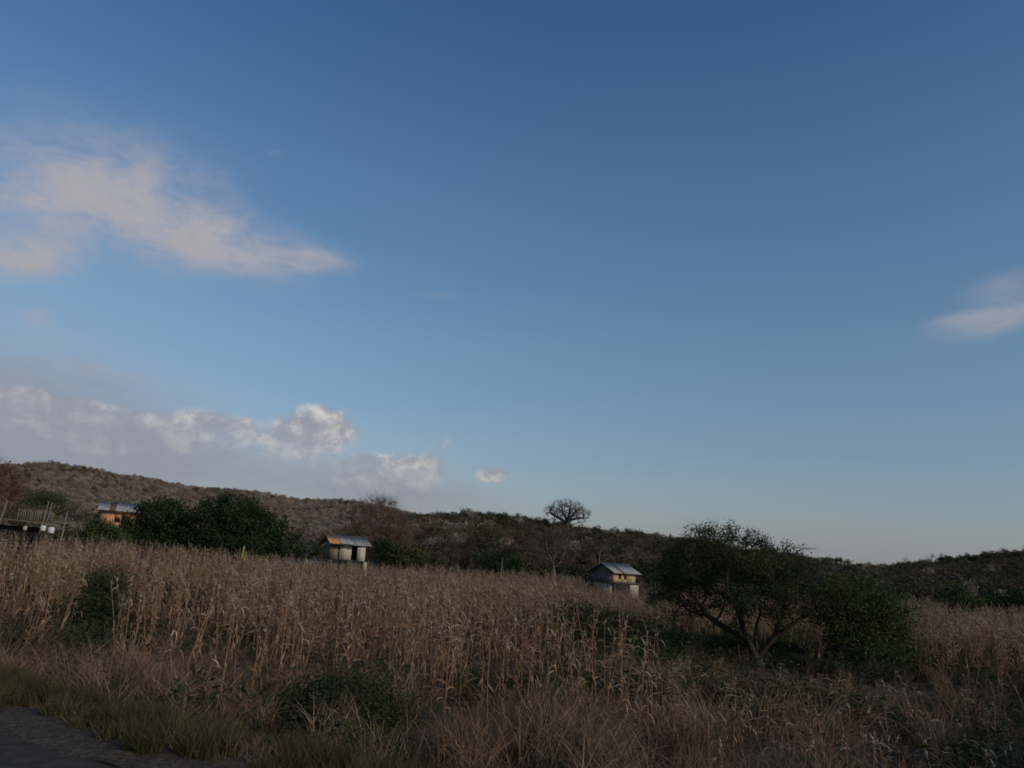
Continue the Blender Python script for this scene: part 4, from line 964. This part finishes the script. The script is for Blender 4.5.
# ------------------------------------------------------------------ grass
def tuft(seed, n, H, spread, w, lean, m, curl=1.0, seg=6, dirn=None, jit=1.0):
    rng = np.random.default_rng(seed); mb = MB()
    for q in range(n):
        a = rng.uniform(0, 6.28) if dirn is None else dirn + rng.normal(0, jit); r = spread * math.sqrt(rng.random()); b = rng.uniform(0, 6.28); p0 = np.array([math.cos(b) * r, math.sin(b) * r, -.04])
        L_ = H * rng.uniform(.55, 1.15); le = lean * rng.uniform(.3, 1.5); u = np.linspace(0, 1, seg); hor = L_ * le * (u ** 1.6); ver = L_ * (u - .35 * curl * le * u ** 2.5)
        P = p0 + np.stack([math.cos(a) * hor, math.sin(a) * hor, ver], -1)
        sa = rng.uniform(0, 6.28); side = np.array([math.cos(sa), math.sin(sa), 0]); V, Qs = ribbon(P, w * np.array([1, 1, .9, .7, .45, .05][:seg]) * rng.uniform(.6, 1.3), side); mb.add(V, Qs)
    o = mb.build('tuft', m); COL.objects.unlink(o); return o
def weedp(seed, H, R_, m):
    rng = np.random.default_rng(seed); n = 150
    C = rng.normal(size=(n, 3)) * np.array([R_, R_, H * .35]) + np.array([0, 0, H * .5]); C[:, 2] = np.clip(C[:, 2], .03, None)
    V, Qs = leafquads(rng, C, .15, .045, -.3); mb = MB().add(V, Qs)
    for q in range(10):
        e = rng.normal(size=2) * R_; mb.tube([(0, 0, -.03), (e[0] * .5, e[1] * .5, H * .5), (e[0], e[1], H)], [.006, .005, .003], 3)
    o = mb.build('weed_clump', m); COL.objects.unlink(o); return o
def field_scatter(name, seed, spacing, prob_fn, protos, sm, sM, label, tmin=-45, tmax=60, smin=.4, smax=60, lean=.12, rz=None, dmax=60):
    rng = np.random.default_rng(seed); n = int((tmax - tmin) * (smax - smin) / spacing ** 2); t = rng.uniform(tmin, tmax, n); s = rng.uniform(smin, smax, n)
    x = ROAD_N[0] * (ROAD_D + s) + ROAD_T[0] * t; y = ROAD_N[1] * (ROAD_D + s) + ROAD_T[1] * t; d = np.hypot(x, y); az = np.degrees(np.arctan2(x, y))
    k = (y > 2) & (az > -40) & (az < 42) & (d < dmax) & (d > 4) & (rng.random(n) < prob_fn(x, y, s, t)); x, y = x[k], y[k]; n = len(x); z = hgt(x, y)
    sc_ = rng.uniform(sm, sM, n); rot = np.stack([rng.normal(0, lean, n), rng.normal(0, lean, n), rng.uniform(0, 6.28, n) if rz is None else rz + rng.normal(0, .5, n)], -1)
    ob = [bpy.data.objects.new('%s_%02d' % (name, i), p.data) for i, p in enumerate(protos)]
    print(name, n)
    return scatter(name, np.stack([x, y, z], -1), rot, np.stack([sc_ * rng.uniform(.8, 1.3, n), sc_ * rng.uniform(.8, 1.3, n), sc_ * rng.uniform(.8, 1.2, n)], -1), rng.integers(0, len(protos), n), ob, label)
G_TALL = [tuft(300 + q, 40, 1.2, .30, .0085, .55, M['dry_grass']) for q in range(3)] + [tuft(310 + q, 40, 1.4, .34, .0085, .95, M['dry_grass'], dirn=(-.3, 2.8, .2)[q], jit=.5, curl=1.3) for q in range(3)]
G_MED = [tuft(320 + q, 50, .6, .3, .008, .6, M['straw']) for q in range(3)]
G_GREEN = [tuft(330 + q, 130, .42, .2, .005, .5, M['green_grass']) for q in range(4)]
G_LOW = [tuft(340 + q, 70, .3, .2, .006, .7, M['dry_grass']) for q in range(2)]
W_ = [weedp(350 + q, .6, .22, M['weed']) for q in range(3)]
def p_tall(x, y, s, t):
    p = .6 * np.exp(-((s - (4.2 + 1.8 * sst(t, -14, -6))) / 1.5) ** 2) * sst(s, 2.0, 4.0)
    c = np.exp(-(ell(x, y, 190, 690, 3.0, 1.6) ** 2)) + 1.0 * np.exp(-(ell(x, y, 590, 740, 1.9, 2.0) ** 2)) + .8 * np.exp(-(ell(x, y, 640, 690, 1.2, 1.4) ** 2)) + .4 * np.exp(-(ell(x, y, 470, 735, 1.4, 1.3) ** 2)) + .15 * np.exp(-(ell(x, y, 720, 740, 4.5, 2.5) ** 2))
    hole = (ell(x, y, 345, 740, 1.7, 2.2) < 1) | (ell(x, y, 100, 636, 1.1, 3.2, ang=.45) < 1)
    return np.clip(p * (.35 + .9 * (vnoise(x, y, 1.6, 21) > .45)) + c * .55 + .05 * (s > 6) + .10 * sst(np.degrees(np.arctan2(x, y)), 7, 14) * (s > 5) * (vnoise(x, y, 2.3, 31) > .5) * (np.hypot(x, y) < 24), 0, 1) * (1 - hole * .7) * (s > 2.4)
field_scatter('dry_grass', 401, .34, p_tall, G_TALL, .6, 1.0, 'tall dry leaning grass between the verge and the corn', smin=2.4, smax=30, tmin=-30, tmax=40, dmax=40)
field_scatter('straw_undergrowth', 402, .5, lambda x, y, s, t: (1 - .75 * (ell(x, y, 757, 674, 5.0, 6.5) < 1)) * np.where(s > 5, .6, .6 * (s > 2.8)) * (.4 + .8 * vnoise(x, y, 2, 22)), G_MED, .6, 1.1, 'short grass under the corn, straw colour darkened to suggest shade', smin=2.6, smax=55)
field_scatter('verge_grass', 403, .24, lambda x, y, s, t: np.clip(sst(s, -.2, .5) * (1 - sst(s, 3.2, 4.8)), 0, 1) * (.3 + .9 * vnoise(x, y, .9, 23)), G_GREEN, .5, 1.1, 'yellowish green grass along the road verge', smin=-.2, smax=4.8, tmin=-30, tmax=20)
field_scatter('dry_litter', 404, .35, lambda x, y, s, t: .5 * sst(s, -.1, .5), G_LOW, .4, 1.0, 'low withered grass at the gravel edge', smin=-.1, smax=4.5, tmin=-30, tmax=20)
def p_weed(x, y, s, t):
    e = np.minimum.reduce([ell(x, y, 757, 666, 5.0, 4.0), ell(x, y, 655, 664, 4, 2.4, ang=-.2), ell(x, y, 600, 622, 4.4, 3.4), ell(x, y, 640, 645, 4.8, 2.6), ell(x, y, 860, 655, 5, 4), ell(x, y, 100, 636, 1.5, 3.6, ang=.45)])
    return (1 - .85 * (ell(x, y, 752, 678, 2.8, 6.0) < 1)) * np.where(e < 1.05, .75, .14 * (vnoise(x, y, 4, 24) > .5) + .5 * (vnoise(x, y, 5, 25) > .68) * (s > 5.5) * (np.hypot(x, y) > 22))
field_scatter('weeds', 405, .42, p_weed, W_, .6, 1.25, 'dark green weeds in the hollows between the corn', smin=3.6, smax=50, lean=.2)

# stones broken off the road edge
def stone(seed):
    bm = bmesh.new(); bmesh.ops.create_icosphere(bm, subdivisions=2, radius=.03); rg = random.Random(seed)
    k = [Vector((rg.uniform(-1, 1), rg.uniform(-1, 1), rg.uniform(-1, 1))).normalized() for _ in range(6)]
    for v in bm.verts:
        n_ = v.co.normalized(); v.co *= 1 + .25 * max(n_.dot(q) for q in k) - .35 * max(0, n_.dot(k[0])) ** 2; v.co.z *= .6
    me = bpy.data.meshes.new('stone'); bm.to_mesh(me); bm.free(); me.materials.append(M['stone']); return bpy.data.objects.new('stone', me)
M['stone'] = mat('road_stone', [(.035,.028,.022), (.07,.056,.043), (.14,.115,.09)], 4, rnd=.8)
field_scatter('loose_gravel', 406, .11, lambda x, y, s, t: .9 * np.exp(-((s + .1) / .4) ** 2) * (.2 + vnoise(x, y, .5, 27)), [stone(q) for q in range(4)], .2, .8, 'loose stones along the broken road edge', smin=-.9, smax=1.6, tmin=-26, tmax=6, lean=.5, dmax=26)
